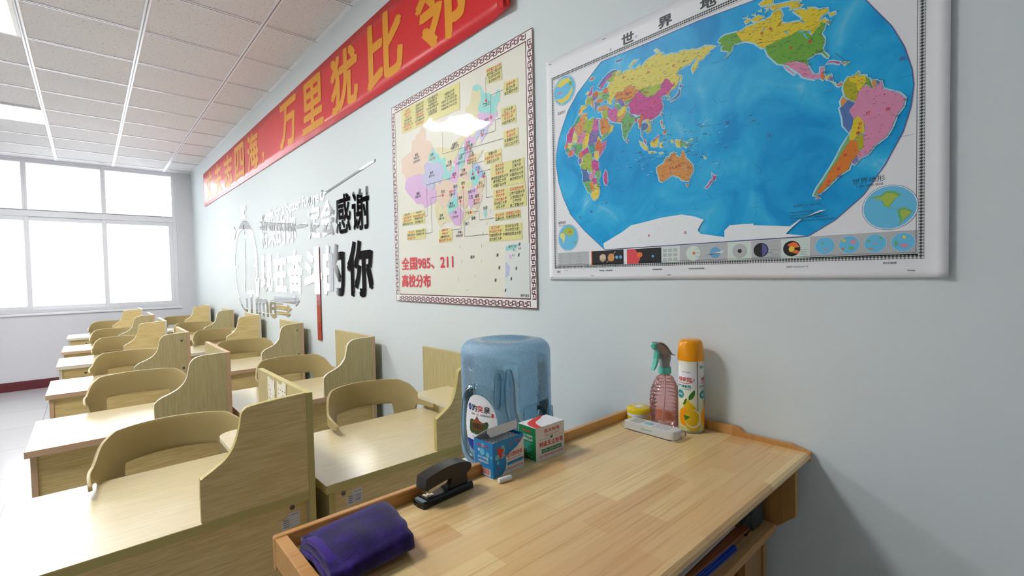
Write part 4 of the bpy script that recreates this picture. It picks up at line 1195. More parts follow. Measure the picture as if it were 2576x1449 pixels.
# china universities poster -------------------------------------------
CY, CZ = 2.262, 1.228
CW, CH = 1.054, 1.012
def clift(s, z):
    return 0.006
PC = lambda s, z, h=0.0: (-(clift(s, z) + 0.0003 + h), -s, z)
mb = MB(); nx_ = ny_ = 40
vs = [(-clift(CW * i / nx_, CH * j / ny_), -CW * i / nx_, CH * j / ny_) for j in range(ny_ + 1) for i in range(nx_ + 1)]
mb.add(vs, [(j * (nx_ + 1) + i, j * (nx_ + 1) + i + 1, (j + 1) * (nx_ + 1) + i + 1, (j + 1) * (nx_ + 1) + i) for j in range(ny_) for i in range(nx_)], 'cp_base'); mb.keep = True
cm = mb.build('university_poster', loc=(0, CY, CZ), smooth=80)
tag(cm, 'cream laminated poster of pastel provinces and university names with a dark fret border', 'poster')
md = cm.modifiers.new('solid', 'SOLIDIFY'); md.thickness = 0.0006; md.offset = -1
mb = MB()
for i, (k, p) in enumerate(parse(CHINA_PRINT)):
    lay = 1 if k in ('bx', 'im', 'in') else 2
    if k not in ('bx', 'in'):
        flat(mb, offset_poly(p, 0.0012), 'cp_white', PC, (lay - 0.5) * e + i * 8e-6)
    flat(mb, p, 'cp_' + k, PC, 0.0006 + (0.00004 * lay) + i * 8e-6)
for l in CHINA_LINES:
    pts = [(l[i] / 10000, l[i + 1] / 10000) for i in range(0, len(l), 2)]
    for a in stroke(pts, 0.0014): flat(mb, a, 'cp_ink', PC, 0.0013)
for s, z in CHINA_DOTS: flat(mb, disc(s / 10000, z / 10000, 0.006, n=16), 'cp_dot', PC, 0.0014)
for l in CHINA_TEXT.strip().split('\n'):
    c, a, b_, z, body = l.split('|'); a, b_, z = int(a) / 10000, int(b_) / 10000, int(z) / 10000
    n_ = len(body); hh = min((b_ - a) / n_ * 1.05, 0.03)
    if c == 'R': hh = 0.066
    write(mb, body, a, b_, z - hh / 2, z + hh / 2, dict(k='cp_ink', g='cp_grey', r='cp_red', R='cp_title')[c], lambda x, y, h=0: PC(x, y, 0.00135), 0.03 if c == 'R' else 0.012, 3 if c == 'R' else 1)
# inset dashes
for s, z in ((0.83, 0.20), (0.84, 0.15), (0.815, 0.10), (0.955, 0.195), (0.96, 0.235), (0.94, 0.145), (0.91, 0.105), (0.875, 0.06)):
    flat(mb, [(s, z), (s + 0.009, z + 0.002), (s + 0.011, z + 0.014), (s + 0.002, z + 0.012)], 'cp_grey', PC, 0.0012)
# fret border
M0, M1 = 0.010, 0.034
def fret(P):
    for a in (rect(0, 0, CW, 0.0035), rect(0, CH - 0.0035, CW, CH), rect(0, 0.0035, 0.0035, CH - 0.0035), rect(CW - 0.0035, 0.0035, CW, CH - 0.0035)): flat(mb, a, 'cp_maroon', P, e)
    for a in (rect(M1, M1, CW - M1, M1 + 0.0045), rect(M1, CH - M1 - 0.0045, CW - M1, CH - M1), rect(M1, M1, M1 + 0.0045, CH - M1), rect(CW - M1 - 0.0045, M1, CW - M1, CH - M1)): flat(mb, a, 'cp_maroon', P, e)
fret(PC)
for a in (rect(0.0035, 0.0035, CW - 0.0035, M1), rect(0.0035, CH - M1, CW - 0.0035, CH - 0.0035), rect(0.0035, M1, M1, CH - M1), rect(CW - M1, M1, CW - 0.0035, CH - M1)): flat(mb, a, 'cp_white', PC, 0.5 * e)
key = [(0, 1), (0, 0), (0.42, 0), (0.42, 0.72), (0.2, 0.72), (0.2, 0.4)]
key2 = [(0.42, 0), (0.42, 0.0)]
def fret_run(fn, length):
    n_ = int(length / 0.040); st = length / n_
    for i in range(n_):
        for sgn in (0, 1):
            q = [(x, y) for x, y in key]
            if sgn: q = [(0.88 - x, 1 - y) for x, y in q]
            pts = [fn((i + 0.06 + x * 1.0) * st, M0 - 0.003 + y * 0.019) for x, y in q]
            for a in stroke(pts, 0.0042): flat(mb, a, 'cp_maroon', PC, 1.5 * e)
            for x, y in pts[1:-1]: flat(mb, rect(x - 0.0021, y - 0.0021, x + 0.0021, y + 0.0021), 'cp_maroon', PC, 1.6 * e)
fret_run(lambda t_, d: (M1 + t_, d + 0.0), CW - 2 * M1); fret_run(lambda t_, d: (M1 + t_, CH - d), CW - 2 * M1)
fret_run(lambda t_, d: (d, M1 + t_), CH - 2 * M1); fret_run(lambda t_, d: (CW - d, M1 + t_), CH - 2 * M1)
mb.build('poster_print', cm)
# ------------------------------------------------------------------ study desks with screens
DW, DD, DH, DT = 0.672, 0.524, 0.7405, 0.026
SCREEN_A = smooth_curve([(0.283, 0.0), (0.283, 0.103), (0.278, 0.113), (0.248, 0.132), (0.222, 0.152), (0.202, 0.185), (0.19, 0.228), (0.185, 0.258), (0.178, 0.270), (0.163, 0.2765), (0.10, 0.2825), (0.018, 0.2865)], 5)
SCREEN_B = smooth_curve([(0.287, 0.0), (0.287, 0.085), (0.281, 0.104), (0.262, 0.120), (0.225, 0.136), (0.195, 0.155), (0.172, 0.186), (0.163, 0.222), (0.157, 0.25), (0.142, 0.271), (0.118, 0.281), (0.08, 0.284), (0.018, 0.286)], 5)

def make_desk(style, edge, label, loc, asset=False, screws=(), caps=True):
    t = thing('study_desk', label, 'desk', loc, group='study desks in two columns')
    gx = 'laminate_x'
    gs = 'laminate_x' if style == 'A' else 'laminate_z'
    MB().box(0, 0, DH - DT, DW - 0.018, DD, DH, 'laminate_top', edge).build('desktop', t, bevel=0.0018)
    MB().board(0.014, 0.018, 0, 0.032, DD - 0.012, DH - DT, 'laminate_z', edge).build('side_panel', t)
    MB().board(DW - 0.018, 0, 0, DW, DD, 1.0265, 'laminate_z', edge).build('partition_panel', t, bevel=0.0015)
    fp = MB().board(0.032, 0.030, 0.1, DW - 0.018, 0.047, DH - DT, gx, edge).build('front_panel', t)
    MB().board(0.032, 0.047, 0.50, DW - 0.018, DD - 0.03, 0.515, gx, edge).build('under_shelf', t)
    pts = [(DW - d, DH + z) for d, z in (SCREEN_A if style == 'A' else SCREEN_B)] + [(DW - 0.018, DH)]
    sp = MB().prism(pts, 'y', 0.002, 0.019, gs, edge if edge != 'edge_pink' else 'edge_pale').build('screen_panel', t, bevel=0.0012)
    if style == 'A': MB().prism([(DW - 0.018, 0.019), (DW - 0.018, 0.32)] + [(DW - 0.14 + 0.05 * cos(a), 0.27 + 0.05 * sin(a)) for a in [pi / 2 + pi / 2 * i / 6 for i in range(7)]] + [(DW - 0.19, 0.019)], 'z', DH + 0.118, DH + 0.133, 'laminate_top', 'edge_pale').build('corner_shelf', t, bevel=0.001)
    for x, z, r_ in screws:
        MB().lathe([(r_, 0), (r_, 0.0012), (r_ * 0.6, 0.0016)], 'screw_metal', 12, T=Matrix.Translation((DW - x, 0.0022, DH + z)) @ Matrix.Rotation(rad(90), 4, 'X')).build('screw_cap', sp)
    if caps:
        x, z, r_ = caps
        c = MB().lathe([(r_, 0), (r_, 0.0015), (r_ * 0.7, 0.002)], 'screw_metal', 16, T=Matrix.Translation((x, 0.0300, z)) @ Matrix.Rotation(rad(90), 4, 'X'))
        for i in range(3):
            c.box(x - r_ * 0.6 + i * r_ * 0.45, 0.0272, z - r_ * 0.5, x - r_ * 0.4 + i * r_ * 0.45, 0.0281, z + r_ * 0.5, 'screw_dark')
        c.build('screw_cap', fp)
    if asset:
        x0, z0, blue = asset
        w, h = 0.055, 0.047
        mb = MB()
        P = lambda a, b_, hh=0: (x0 + a, 0.0294 - hh, z0 + b_)
        flat(mb, [(0.006, 0), (w, 0.004), (w, h), (0.024, h - 0.002), (0.022, h * 0.72), (0.004, h * 0.6)], 'label_paper', P, 0.0002)
        write(mb, '办公家具固定资产标签', 0.026, w - 0.004, h - 0.010, h - 0.006, 'label_ink', lambda a, b_, hh=0: P(a, b_, 0.0004), 0.01, 1)
        for i, z in enumerate((0.008, 0.0145, 0.021, 0.0275)):
            flat(mb, rect(0.009, z - 0.0032, w - 0.003, z - 0.0028), 'label_ink', P, 0.0004)
            for j in range(4): flat(mb, rect(0.010 + j * 0.0036, z - 0.001, 0.0128 + j * 0.0036, z + 0.0016), 'label_ink', P, 0.0004)
        flat(mb, rect(0.027, 0.005, 0.0274, 0.031), 'label_ink', P, 0.0004)
        if blue:
            for z in (0.008, 0.020):
                for a in stroke([(0.030, z), (w - 0.004, z), (w - 0.004, z + 0.009), (0.030, z + 0.009), (0.030, z)], 0.0007): flat(mb, a, 'label_blue', P, 0.0005)
            write(mb, 'C002', 0.033, w - 0.007, 0.0222, 0.0272, 'label_blue', lambda a, b_, hh=0: P(a, b_, 0.0005), 0.0, 2)
            write(mb, '4008', 0.033, w - 0.007, 0.0100, 0.0152, 'label_blue', lambda a, b_, hh=0: P(a, b_, 0.0005), 0.03, 2)
        a = mb.build('asset_label', fp); a['label'] = 'small white printed sticker'
    return t

def chair_shell():
    mb = MB(); nphi, nv = 180, 8
    def sm(x, a, b_):
        q = min(1, max(0, (x - a) / (b_ - a))); return q * q * (3 - 2 * q)
    vs, fs = [], []
    PH = 99
    for i in range(nphi + 1):
        ph = -PH + 2 * PH * i / nphi; a = abs(ph)
        zu = 0.873 - 0.018 * sm(a, 42, 58) - 0.053 * sm(a, 54, 76) - 0.010 * sm(a, 78, 99)
        zl = 0.758 - 0.30 * sm(a, 37, 50) + 0.30 * sm(a, 60, 69)
        if 40 < a < 66: zl = min(zl, 0.757)
        if a > 84:
            q = (a - 84) / (PH - 84); rr = math.sqrt(max(0, 1 - q * q))
            mid = 0.772; zu = mid + (zu - mid) * (0.35 + 0.65 * rr) if q < 1 else mid + 0.008; zl = mid + (zl - mid) * (0.35 + 0.65 * rr)
        zl += 0.003 if a > 66 else 0
        for j in range(nv + 1):
            z = zl + (zu - zl) * j / nv
            fl = 0.035 * (z - 0.80)
            taper = -0.14 * max(0, 0.757 - z)
            aa, bb = 0.222 + fl + taper, 0.25 + 0.35 * fl + taper * 0.8
            vs.append((aa * sin(rad(ph)), bb * cos(rad(ph)), z))
    for i in range(nphi):
        for j in range(nv):
            k = i * (nv + 1) + j
            fs.append((k, k + nv + 1, k + nv + 2, k + 1))
    mb.add(vs, fs, 'chair_plastic')
    return mb

def make_chair(label, loc, rz=0.0):
    t = thing('armchair', label, 'chair', loc, rz, group='olive shell armchairs pushed in behind the desks')
    o = chair_shell().build('back_shell', t, smooth=80)
    md = o.modifiers.new('solid', 'SOLIDIFY'); md.thickness = 0.009; md.offset = 0
    bv = o.modifiers.new('round', 'BEVEL'); bv.width = 0.003; bv.segments = 2; bv.limit_method = 'ANGLE'; bv.angle_limit = rad(60)
    mb = MB()
    mb.lathe([(0.0, 0.435), (0.17, 0.432), (0.205, 0.44), (0.215, 0.455), (0.205, 0.467), (0.12, 0.458), (0.0, 0.454)], 'chair_plastic', 36, cap=(False, False), sy=1.02, c=(0, 0.0, 0))
    mb.build('seat', t, smooth=60)
    for sx in (-1, 1):
        for sy in (-1, 1):
            MB().tube([(sx * 0.14, sy * 0.14, 0.435), (sx * 0.20, sy * 0.20, 0.0)], [0.017, 0.011], 'chair_leg', 12).build('leg', t, smooth=50)
    return t

LX, RX = -1.4165, -0.7180
ROW_L = [1.405, 2.470, 3.625, 4.800, 5.780, 7.120]
ROW_R = [1.395, 2.447, 3.610, 4.760, 5.850, 7.170]
ordn = ['nearest the podium', 'second from the podium', 'third from the podium', 'fourth from the podium', 'fifth from the podium', 'last, by the window']
SB = ((0.045, 0.235, 0.0075), (0.04, 0.06, 0.0085), (0.06, 0.04, 0.004), (0.25, 0.03, 0.0075))
styL = ['A', 'B', 'B', 'A', 'B', 'A']; styR = ['A', 'B', 'B', 'A', 'B', 'A']
edgL = ['edge_olive', 'edge_pink', 'edge_pink', 'edge_pale', 'edge_pink', 'edge_pale']
edgR = ['edge_olive', 'edge_pink', 'edge_pink', 'edge_pale', 'edge_pink', 'edge_pale']
for i in range(6):
    kw = {}
    if i == 0: kw = dict(asset=(DW - 0.093, 0.634, False), caps=(DW - 0.058, 0.694, 0.0075))
    elif i == 2: kw = dict(screws=SB, caps=None)
    elif i in (3, 5): kw = dict(caps=(0.16, 0.67, 0.008))
    else: kw = dict(caps=None)
    make_desk(styL[i], edgL[i], 'wood-grain study desk with a curved screen, ' + ordn[i] + ' in the aisle-side column', (LX, ROW_L[i], 0), **kw)
    kw = {}
    if i == 0: kw = dict(asset=(0.068, 0.645, True), caps=(0.063, 0.69, 0.0075), screws=())
    elif i == 1: kw = dict(caps=None)
    elif i == 2: kw = dict(screws=SB[:2], caps=None)
    else: kw = dict(caps=None)
    make_desk(styR[i], edgR[i], 'wood-grain study desk with a curved screen, ' + ordn[i] + ' in the wall-side column', (RX, ROW_R[i], 0), **kw)
ch0 = make_chair('olive plastic armchair ' + 'behind the aisle-side desk ' + ordn[0], (LX + 0.400, ROW_L[0] + 0.412, 0))
offL = [0, 0.545, 0.425, 0.42, 0.44, 0.43]; offR = [0.435, 0.43, 0.46, 0.425, 0.46, 0.45]
dxL = [0, 0.385, 0.405, 0.42, 0.41, 0.40]; dxR = [0.413, 0.40, 0.41, 0.42, 0.40, 0.41]
rzL = [0, 0.02, -0.03, 0.02, 0.04, -0.02]; rzR = [0.0, -0.02, 0.03, 0.0, 0.03, -0.03]
for i in range(6):
    for col in (0, 1):
        if (i, col) == (0, 0): continue
        c = copy_tree(ch0)
        c.location = ((LX + dxL[i], ROW_L[i] + offL[i], 0) if col == 0 else (RX + dxR[i], ROW_R[i] + offR[i], 0))
        c.rotation_euler = (0, 0, rzL[i] if col == 0 else rzR[i])
        c['label'] = 'olive plastic armchair behind the ' + ('aisle-side' if col == 0 else 'wall-side') + ' desk ' + ordn[i]

# torn paper left glued inside the first screen
for k, (y0, w, h, lab) in enumerate(((1.712, 0.085, 0.155, 'torn white note sheet, the outer of two glued inside the first screen'), (1.588, 0.100, 0.16, 'ragged printed note sheet, the inner of two glued inside the first screen'))):
    mb = MB(); rg = random.Random(k + 3)
    pts = [(0, 0)] + [(w * i / 6, rg.uniform(-0.004, 0.004)) for i in range(1, 6)] + [(w, 0)] + [(w + rg.uniform(-0.005, 0.003), h * i / 8) for i in range(1, 8)] + [(w, h)] + [(w - w * i / 6, h + rg.uniform(-0.012, 0.006)) for i in range(1, 6)] + [(0, h)] + [(rg.uniform(-0.006, 0.008), h - h * i / 8) for i in range(1, 8)]
    xf = LX + DW - 0.018
    mb.prism([(p[0], p[1]) for p in pts], 'x', -0.0016, -0.0006, 'note_paper')
    for i in range(9):
        for j in range(4):
            if rg.random() < 0.75: mb.box(-0.0018, w * (0.12 + 0.22 * j), h * (0.06 + 0.095 * i), -0.0015, w * (0.12 + 0.22 * j) + 0.006, h * (0.06 + 0.095 * i) + 0.0035, 'label_ink')
    tag(mb.build('paper_note', loc=(xf, y0, DH + 0.120)), lab, 'paper', 'paper notes inside the first screen')
# ------------------------------------------------------------------ podium against the wall
PX0, PX1, PY0, PY1, PZ = -1.022, -0.004, 0.333, 0.787, 0.938
pod = thing('podium', 'pale butcher-block wooden lectern desk with raised rails in the foreground', 'podium', ((PX0 + PX1) / 2, (PY0 + PY1) / 2, 0))
def pb(): return MB()
ox, oy = (PX0 + PX1) / 2, (PY0 + PY1) / 2
def rel(x, y): return x - ox, y - oy
a0, b0 = rel(PX0, PY0); a1, b1 = rel(PX1, PY1)
MB().prism([(b0 + 0.018, PZ - 0.025), (b0 + 0.004, PZ - 0.017), (b0, PZ - 0.010), (b0 + 0.002, PZ - 0.004), (b0 + 0.008, PZ), (b1, PZ), (b1, PZ - 0.025)], 'x', a0 + 0.004, a1, 'podium_wood', 'podium_wood').build('top_board', pod, bevel=0.002)
MB().box(a0, b1 - 0.014, PZ - 0.028, a1, b1, PZ + 0.024, 'podium_rail').build('front_rail', pod, bevel=0.003, seg=3)
side = [(b1 - 0.014, PZ - 0.02), (b1 - 0.014, PZ + 0.024), (b0 + 0.165, PZ + 0.024), (b0 + 0.158, PZ + 0.022), (b0 + 0.146, PZ + 0.012), (b0 + 0.14, PZ + 0.011), (b0 + 0.04, PZ + 0.011), (b0 + 0.0, PZ + 0.001), (b0, PZ - 0.02)]
MB().prism(side, 'x', a1 - 0.013, a1, 'podium_rail').build('side_rail', pod, bevel=0.002)
MB().prism([(y, z) for y, z in side], 'x', a0, a0 + 0.018, 'podium_rail').build('side_rail', pod, bevel=0.003)
# upper compartment: side panels with a slanted lower edge, shelf, front panel; narrower pedestal below
sp = [(b0 + 0.018, PZ - 0.028), (b1 - 0.016, PZ - 0.028), (b1 - 0.016, 0.752), (b0 + 0.07, 0.752), (b0 + 0.018, 0.80)]
MB().prism(sp, 'x', a1 - 0.056, a1 - 0.038, 'podium_side', 'podium_rail').build('side_panel', pod, bevel=0.0012)
MB().prism(sp, 'x', a0 + 0.055, a0 + 0.073, 'podium_side', 'podium_rail').build('side_panel', pod, bevel=0.0012)
MB().box(a0 + 0.073, b0 + 0.058, 0.752, a1 - 0.056, b1 - 0.03, 0.770, 'podium_wood', 'podium_rail').build('shelf', pod, bevel=0.0015)
MB().box(a0 + 0.073, b1 - 0.03, 0.752, a1 - 0.056, b1 - 0.016, PZ - 0.028, 'podium_side').build('front_panel', pod)
MB().box(a1 - 0.085, b0 + 0.075, 0, a1 - 0.067, b1 - 0.03, 0.752, 'podium_side').build('pedestal_side', pod, bevel=0.001)
MB().box(a0 + 0.085, b0 + 0.075, 0, a0 + 0.103, b1 - 0.03, 0.752, 'podium_side').build('pedestal_side', pod, bevel=0.001)
MB().box(a0 + 0.103, b1 - 0.048, 0, a1 - 0.085, b1 - 0.03, 0.752, 'podium_side').build('pedestal_front', pod)
MB().box(a1 - 0.175, b0 + 0.080, 0.02, a1 - 0.086, b0 + 0.096, 0.742, 'podium_side').build('pedestal_stile', pod, bevel=0.001)

# things on the shelf under the top
SZ = 0.770
def sheet_pile(name, label, cat, m_, x0, y0, w, d, h, rz, loc_z, layers=1, group=None, tilt=0.0):
    mb = MB(); rg = random.Random(int(w * 1e4) + int(h * 1e4))
    for i in range(layers):
        q = rg.uniform(-0.004, 0.004)
        mb.box(-w / 2 + q, -d / 2 + q, h * i / layers, w / 2 + q, d / 2 + q, h * (i + 0.86) / layers, m_)
    o = mb.build(name, loc=(x0, y0, loc_z), rotz=rz, bevel=0.0006)
    o.rotation_euler = (0, tilt, rz)
    return tag(o, label, cat, group)
for i in range(3):
    sheet_pile('document_folder', ('lowest', 'middle', 'topmost')[i] + ' of the blue plastic folders lying on the podium shelf', 'folder', 'folder_blue', -0.425 + 0.008 * i, 0.560 + 0.003 * i, 0.40, 0.29, 0.0085, 0.03 * i - 0.03, SZ + 0.0092 * i, 2, 'blue folders on the podium shelf')
sheet_pile('folder_board', 'brown board lying on the blue folders in the podium', 'folder', 'folder_brown', -0.388, 0.548, 0.42, 0.28, 0.006, -0.03, SZ + 0.0285, 1)
sheet_pile('paper_stack', 'loose white sheets on the brown board in the podium', 'paper', 'sheet_paper', -0.395, 0.555, 0.38, 0.265, 0.024, 0.02, SZ + 0.0352, 6)
def bag(name, label, m_, x, y, w, d, h, seed):
    bm = bmesh.new(); bmesh.ops.create_cube(bm, size=1); bmesh.ops.subdivide_edges(bm, edges=bm.edges, cuts=7, use_grid_fill=True)
    for v in bm.verts:
        p = v.co.copy()
        k = 0.86 if p.z < 0 else 1 - 0.55 * max(0, p.z) * 1.6
        q = Vector((p.x * w, p.y * d * k, (p.z + 0.5) * h))
        nn = noise.noise(q * 28 + Vector((seed, 0, 0))) * 0.012
        v.co = q + Vector((nn, noise.noise(q * 33 + Vector((0, seed, 0))) * 0.010, 0 if p.z < -0.49 else nn * 0.5))
        v.co.z = max(0, v.co.z)
    me = bpy.data.meshes.new(name); bm.to_mesh(me); bm.free(); me.materials.append(MAT[m_]); me.shade_smooth()
    o = bpy.data.objects.new(name, me); COL.objects.link(o); o.location = (x, y, SZ + 0.001)
    return tag(o, label, 'bag')
g = bag('plastic_bag', 'grey translucent plastic bag standing at the wall end of the podium shelf', 'grey_bag', -0.100, 0.478, 0.050, 0.15, 0.128, 1.0)
g2 = bag('plastic_bag', 'black crumpled plastic bag beside the papers on the podium shelf', 'black_bag', -0.150, 0.49, 0.030, 0.17, 0.122, 5.0)

# ------------------------------------------------------------------ things on the podium top
# purple towel
def towel():
    t = thing('towel', 'folded purple fleece towel on the podium corner', 'towel', (-0.928, 0.680, PZ), rad(3))
    bm = bmesh.new(); bmesh.ops.create_cube(bm, size=1); bmesh.ops.subdivide_edges(bm, edges=bm.edges, cuts=15, use_grid_fill=True)
    W_, D_, H_ = 0.132, 0.126, 0.042
    for v in bm.verts:
        p = v.co * 2
        # rounded loaf section
        ex = 5.0
        y, z = p.y, p.z
        l = max(abs(y), abs(z)) or 1
        rr = (abs(y) ** 3.2 + abs(z) ** 3.2) ** (1 / 3.2) or 1
        f = l / rr
        q = Vector((p.x * W_ / 2 * (1 - 0.05 * abs(z) ** 4) + 0.010 * p.y * (1 if p.x > 0 else 0.4), y * f * D_ / 2, (z * f * 0.5 + 0.5) * H_))
        q.z += 0.004 * noise.noise(Vector((q.x * 22, q.y * 22, 1.7))) * (q.z / H_)
        q.z *= 1.0 + 0.10 * sin(p.x * 1.6 + 0.6) - 0.12 * max(0, -p.y) ** 2
        q.x += 0.003 * noise.noise(Vector((q.y * 40, q.z * 60, p.x)))
        v.co = q
    me = bpy.data.meshes.new('towel_body'); bm.to_mesh(me); bm.free(); me.materials.append(MAT['towel_purple']); me.shade_smooth()
    o = bpy.data.objects.new('towel_body', me); COL.objects.link(o); o.parent = t
    # stepped hems at the left end, each folded layer showing its stitched edge
    for i, (dx, top, m_) in enumerate(((-0.0655, 0.0395, 'towel_hem'), (-0.0685, 0.031, 'towel_purple'), (-0.0715, 0.023, 'towel_hem'))):
        mb = MB(); n = 22; vs, fs = [], []
        for k in range(n + 1):
            a = pi * k / n
            y = 0.058 * cos(a) * (1 - 0.03 * i); z = 0.001 + (top + 0.002) * abs(sin(a)) ** 0.55
            z *= 1 - 0.10 * max(0, -y / 0.06)
            jx = 0.002 * noise.noise(Vector((k * 0.5, i * 3.1, 0)))
            for ddx in (0, 0.012):
                for s in (0, 1):
                    vs.append((dx + ddx + jx, y * (1 - 0.05 * s), max(0.0004, z - 0.006 * s)))
        for k in range(n):
            b_ = k * 4; c = b_ + 4
            fs += [(b_, c, c + 2, b_ + 2), (b_ + 1, b_ + 3, c + 3, c + 1), (b_, b_ + 1, c + 1, c), (b_ + 2, c + 2, c + 3, b_ + 3)]
        mb.add(vs, fs, m_)
        mb.build('towel_hem', t, smooth=70)
    return t
towel()

# stapler -----------------------------------------------------------
t = thing('stapler', 'black desk stapler with a steel magazine on the podium', 'stapler', (-0.788, 0.745, PZ), rad(4.0))
L0 = 0.119
MB().prism([(-0.017, 0), (0.017, 0), (0.017, 0.009), (0.014, 0.014), (-0.014, 0.014), (-0.017, 0.009)], 'x', 0.012, L0, 'black_plastic').build('base', t, bevel=0.002)
MB().prism([(0.0, -0.015), (0.003, -0.017), (0.013, -0.0178), (0.013, 0.0178), (0.003, 0.017), (0.0, 0.015), (-0.002, 0)], 'z', 0, 0.011, 'black_plastic').build('toe', t, bevel=0.002)
MB().prism([(0.001, -0.0135), (0.009, -0.0150), (0.009, 0.0150), (0.001, 0.0135)], 'z', 0.0112, 0.0128, 'grey_toe').build('toe_pad', t, bevel=0.0006)
MB().prism([(-0.008, 0.0146), (0.008, 0.0146), (0.008, 0.0156), (-0.008, 0.0156)], 'x', 0.014, 0.031, 'steel').build('anvil_plate', t)
arm = smooth_curve([(0.009, 0.0525), (0.03, 0.0570), (0.055, 0.0605), (0.08, 0.0605), (0.100, 0.0575), (0.113, 0.0525), (0.1165, 0.047), (0.1150, 0.040), (0.109, 0.036)], 5) + [(0.103, 0.0335), (0.09, 0.034), (0.055, 0.0365), (0.03, 0.0335), (0.0105, 0.0305), (0.006, 0.032)]
MB().prism(arm, 'y', -0.0145, 0.0145, 'black_plastic').build('arm', t, bevel=0.0025, smooth=35)
MB().prism([(0.060, 0.014), (0.110, 0.014), (0.107, 0.038), (0.070, 0.037)], 'y', -0.012, 0.012, 'black_plastic').build('hinge_block', t, bevel=0.002)
MB().prism([(0.020, 0.0195), (0.0265, 0.0195), (0.075, 0.0300), (0.075, 0.038), (0.0205, 0.033)], 'y', -0.006, 0.006, 'steel').build('magazine', t, bevel=0.0005)
MB().box(0.013, -0.0055, 0.0205, 0.0145, 0.0055, 0.031, 'steel').build('driver', t)

# chalk cartons ------------------------------------------------------
def carton(mb, w, d, h, front, left, top=True):
    """card box standing on z=0; local front face y=0, left face x=0; thin walls"""
    k = 0.0008
    mb.box(0, 0, 0, w, d, k, 'carton_white')
    mb.box(0, 0, k, w, k, h, front); mb.box(0, d - k, k, w, d, h, 'carton_white')
    mb.box(0, k, k, k, d - k, h, left); mb.box(w - k, k, k, w, d - k, h, left)
    if top: mb.box(0, 0, h, w, d, h + k, 'carton_white')
BW, BD, BH = 0.092, 0.059, 0.075
# green and white carton
t = thing('chalk_box', 'closed white and green chalk carton standing behind the open blue one', 'box', (-0.492, 0.737, PZ), rad(-1), group='chalk cartons on the podium')
mb = MB(); carton(mb, BW, BD, BH, 'carton_white', 'carton_green')
Fp = lambda a, b_, h=0: (a, -0.00015 - h, b_)
Lp = lambda a, b_, h=0: (-0.00015 - h, BD - a, b_)
Tp = lambda a, b_, h=0: (a, b_, BH + 0.00095 + h)
write(mb, '航天粉笔', 0.026, 0.076, 0.059, 0.068, 'carton_red', Fp, 0.02, 3); write(mb, 'Hangtian fenbi', 0.028, 0.074, 0.050, 0.056, 'carton_red', Fp, 0.0, 2)
for a in stroke([(0.010, 0.0465), (0.041, 0.0465)], 0.0005) + stroke([(0.056, 0.0465), (0.087, 0.0465)], 0.0005): flat(mb, a, 'carton_green', Fp)
flat(mb, [(0.043, 0.046), (0.047, 0.044), (0.053, 0.045), (0.054, 0.049), (0.049, 0.050)], 'carton_green', Fp)
write(mb, '特级无尘粉笔', 0.010, 0.087, 0.029, 0.0415, 'carton_red', Fp, 0.022, 4)
flat(mb, [(0.016, 0.015), (0.083, 0.015), (0.081, 0.0195), (0.083, 0.024), (0.016, 0.024), (0.018, 0.0195)], 'carton_green', Fp)
write(mb, 'SUPER CLEAN CHALK', 0.020, 0.079, 0.0170, 0.0222, 'carton_white', lambda a, b_, h=0: Fp(a, b_, 0.0001), 0.02, 2)
write(mb, '航天六角粉笔山湖网文体公司制造', 0.011, 0.086, 0.006, 0.011, 'carton_red', Fp, 0.01, 1)
write(mb, '航天粉笔', 0.014, 0.044, 0.062, 0.067, 'carton_red', Lp, 0.02, 2)
write(mb, '航天六角粉笔', 0.011, 0.048, 0.051, 0.057, 'carton_white', Lp, 0.02, 2); write(mb, '质量精品品质', 0.011, 0.048, 0.043, 0.049, 'carton_white', Lp, 0.02, 2)
for i in range(6):
    for j in range(12 - (i % 3) * 2): flat(mb, rect(0.010 + 0.0031 * j, 0.037 - 0.0043 * i, 0.0122 + 0.0031 * j, 0.0390 - 0.0043 * i), 'carton_pale', Lp)
for j in range(3): flat(mb, disc(0.034 + 0.006 * j, 0.008, 0.002, n=3, a0=pi / 2, a1=pi / 2 + 2 * pi), 'carton_white', Lp)
bd = smooth_curve([(0.018, 0.0), (0.022, 0.018), (0.032, 0.034), (0.058, 0.046), (0.080, 0.059)], 5)
flat(mb, bd + [(0.0655, 0.059)] + [(x - 0.017 - 0.002 * i / 20, z + 0.0085 if i > 2 else z) for i, (x, z) in list(enumerate(bd))[::-1] if z + 0.0085 < 0.059], 'carton_red', Tp)
def TR(a, b_, h=0): return (a, b_, BH + 0.00105)
write(mb, '航天六角粉笔', -0.062, -0.026, -0.038, -0.031, 'carton_white', lambda a, b_, h=0: TR(-a + (b_ + 0.034) * -0.3, -b_ + (-a - 0.044) * 0.55, 0), 0.02, 2)
mb.build('carton', t)
# open blue carton
t = thing('chalk_box', 'open blue chalk carton with its lid flap up, next to the stapler', 'box', (-0.617, 0.737, PZ), rad(3.5), group='chalk cartons on the podium')
mb = MB(); carton(mb, BW, BD, BH - 0.001, 'carton_blue', 'carton_blue', False)
for a in ((0.0, 0.0), ): pass
wave = [(BW, 0.0), (0.022, 0.0)] + smooth_curve([(0.022, 0.0), (0.034, 0.010), (0.0385, 0.024), (0.038, 0.037), (0.052, 0.0435), (0.070, 0.050), (0.083, 0.059), (BW, 0.068)], 5)
flat(mb, wave, 'carton_white', Fp)
for x, z, r_ in ((0.012, 0.042, 0.006), (0.014, 0.030, 0.0035), (0.030, 0.052, 0.006), (0.026, 0.043, 0.007), (0.0285, 0.059, 0.005)): flat(mb, disc(x, z, r_, n=18), 'carton_pale', Fp)
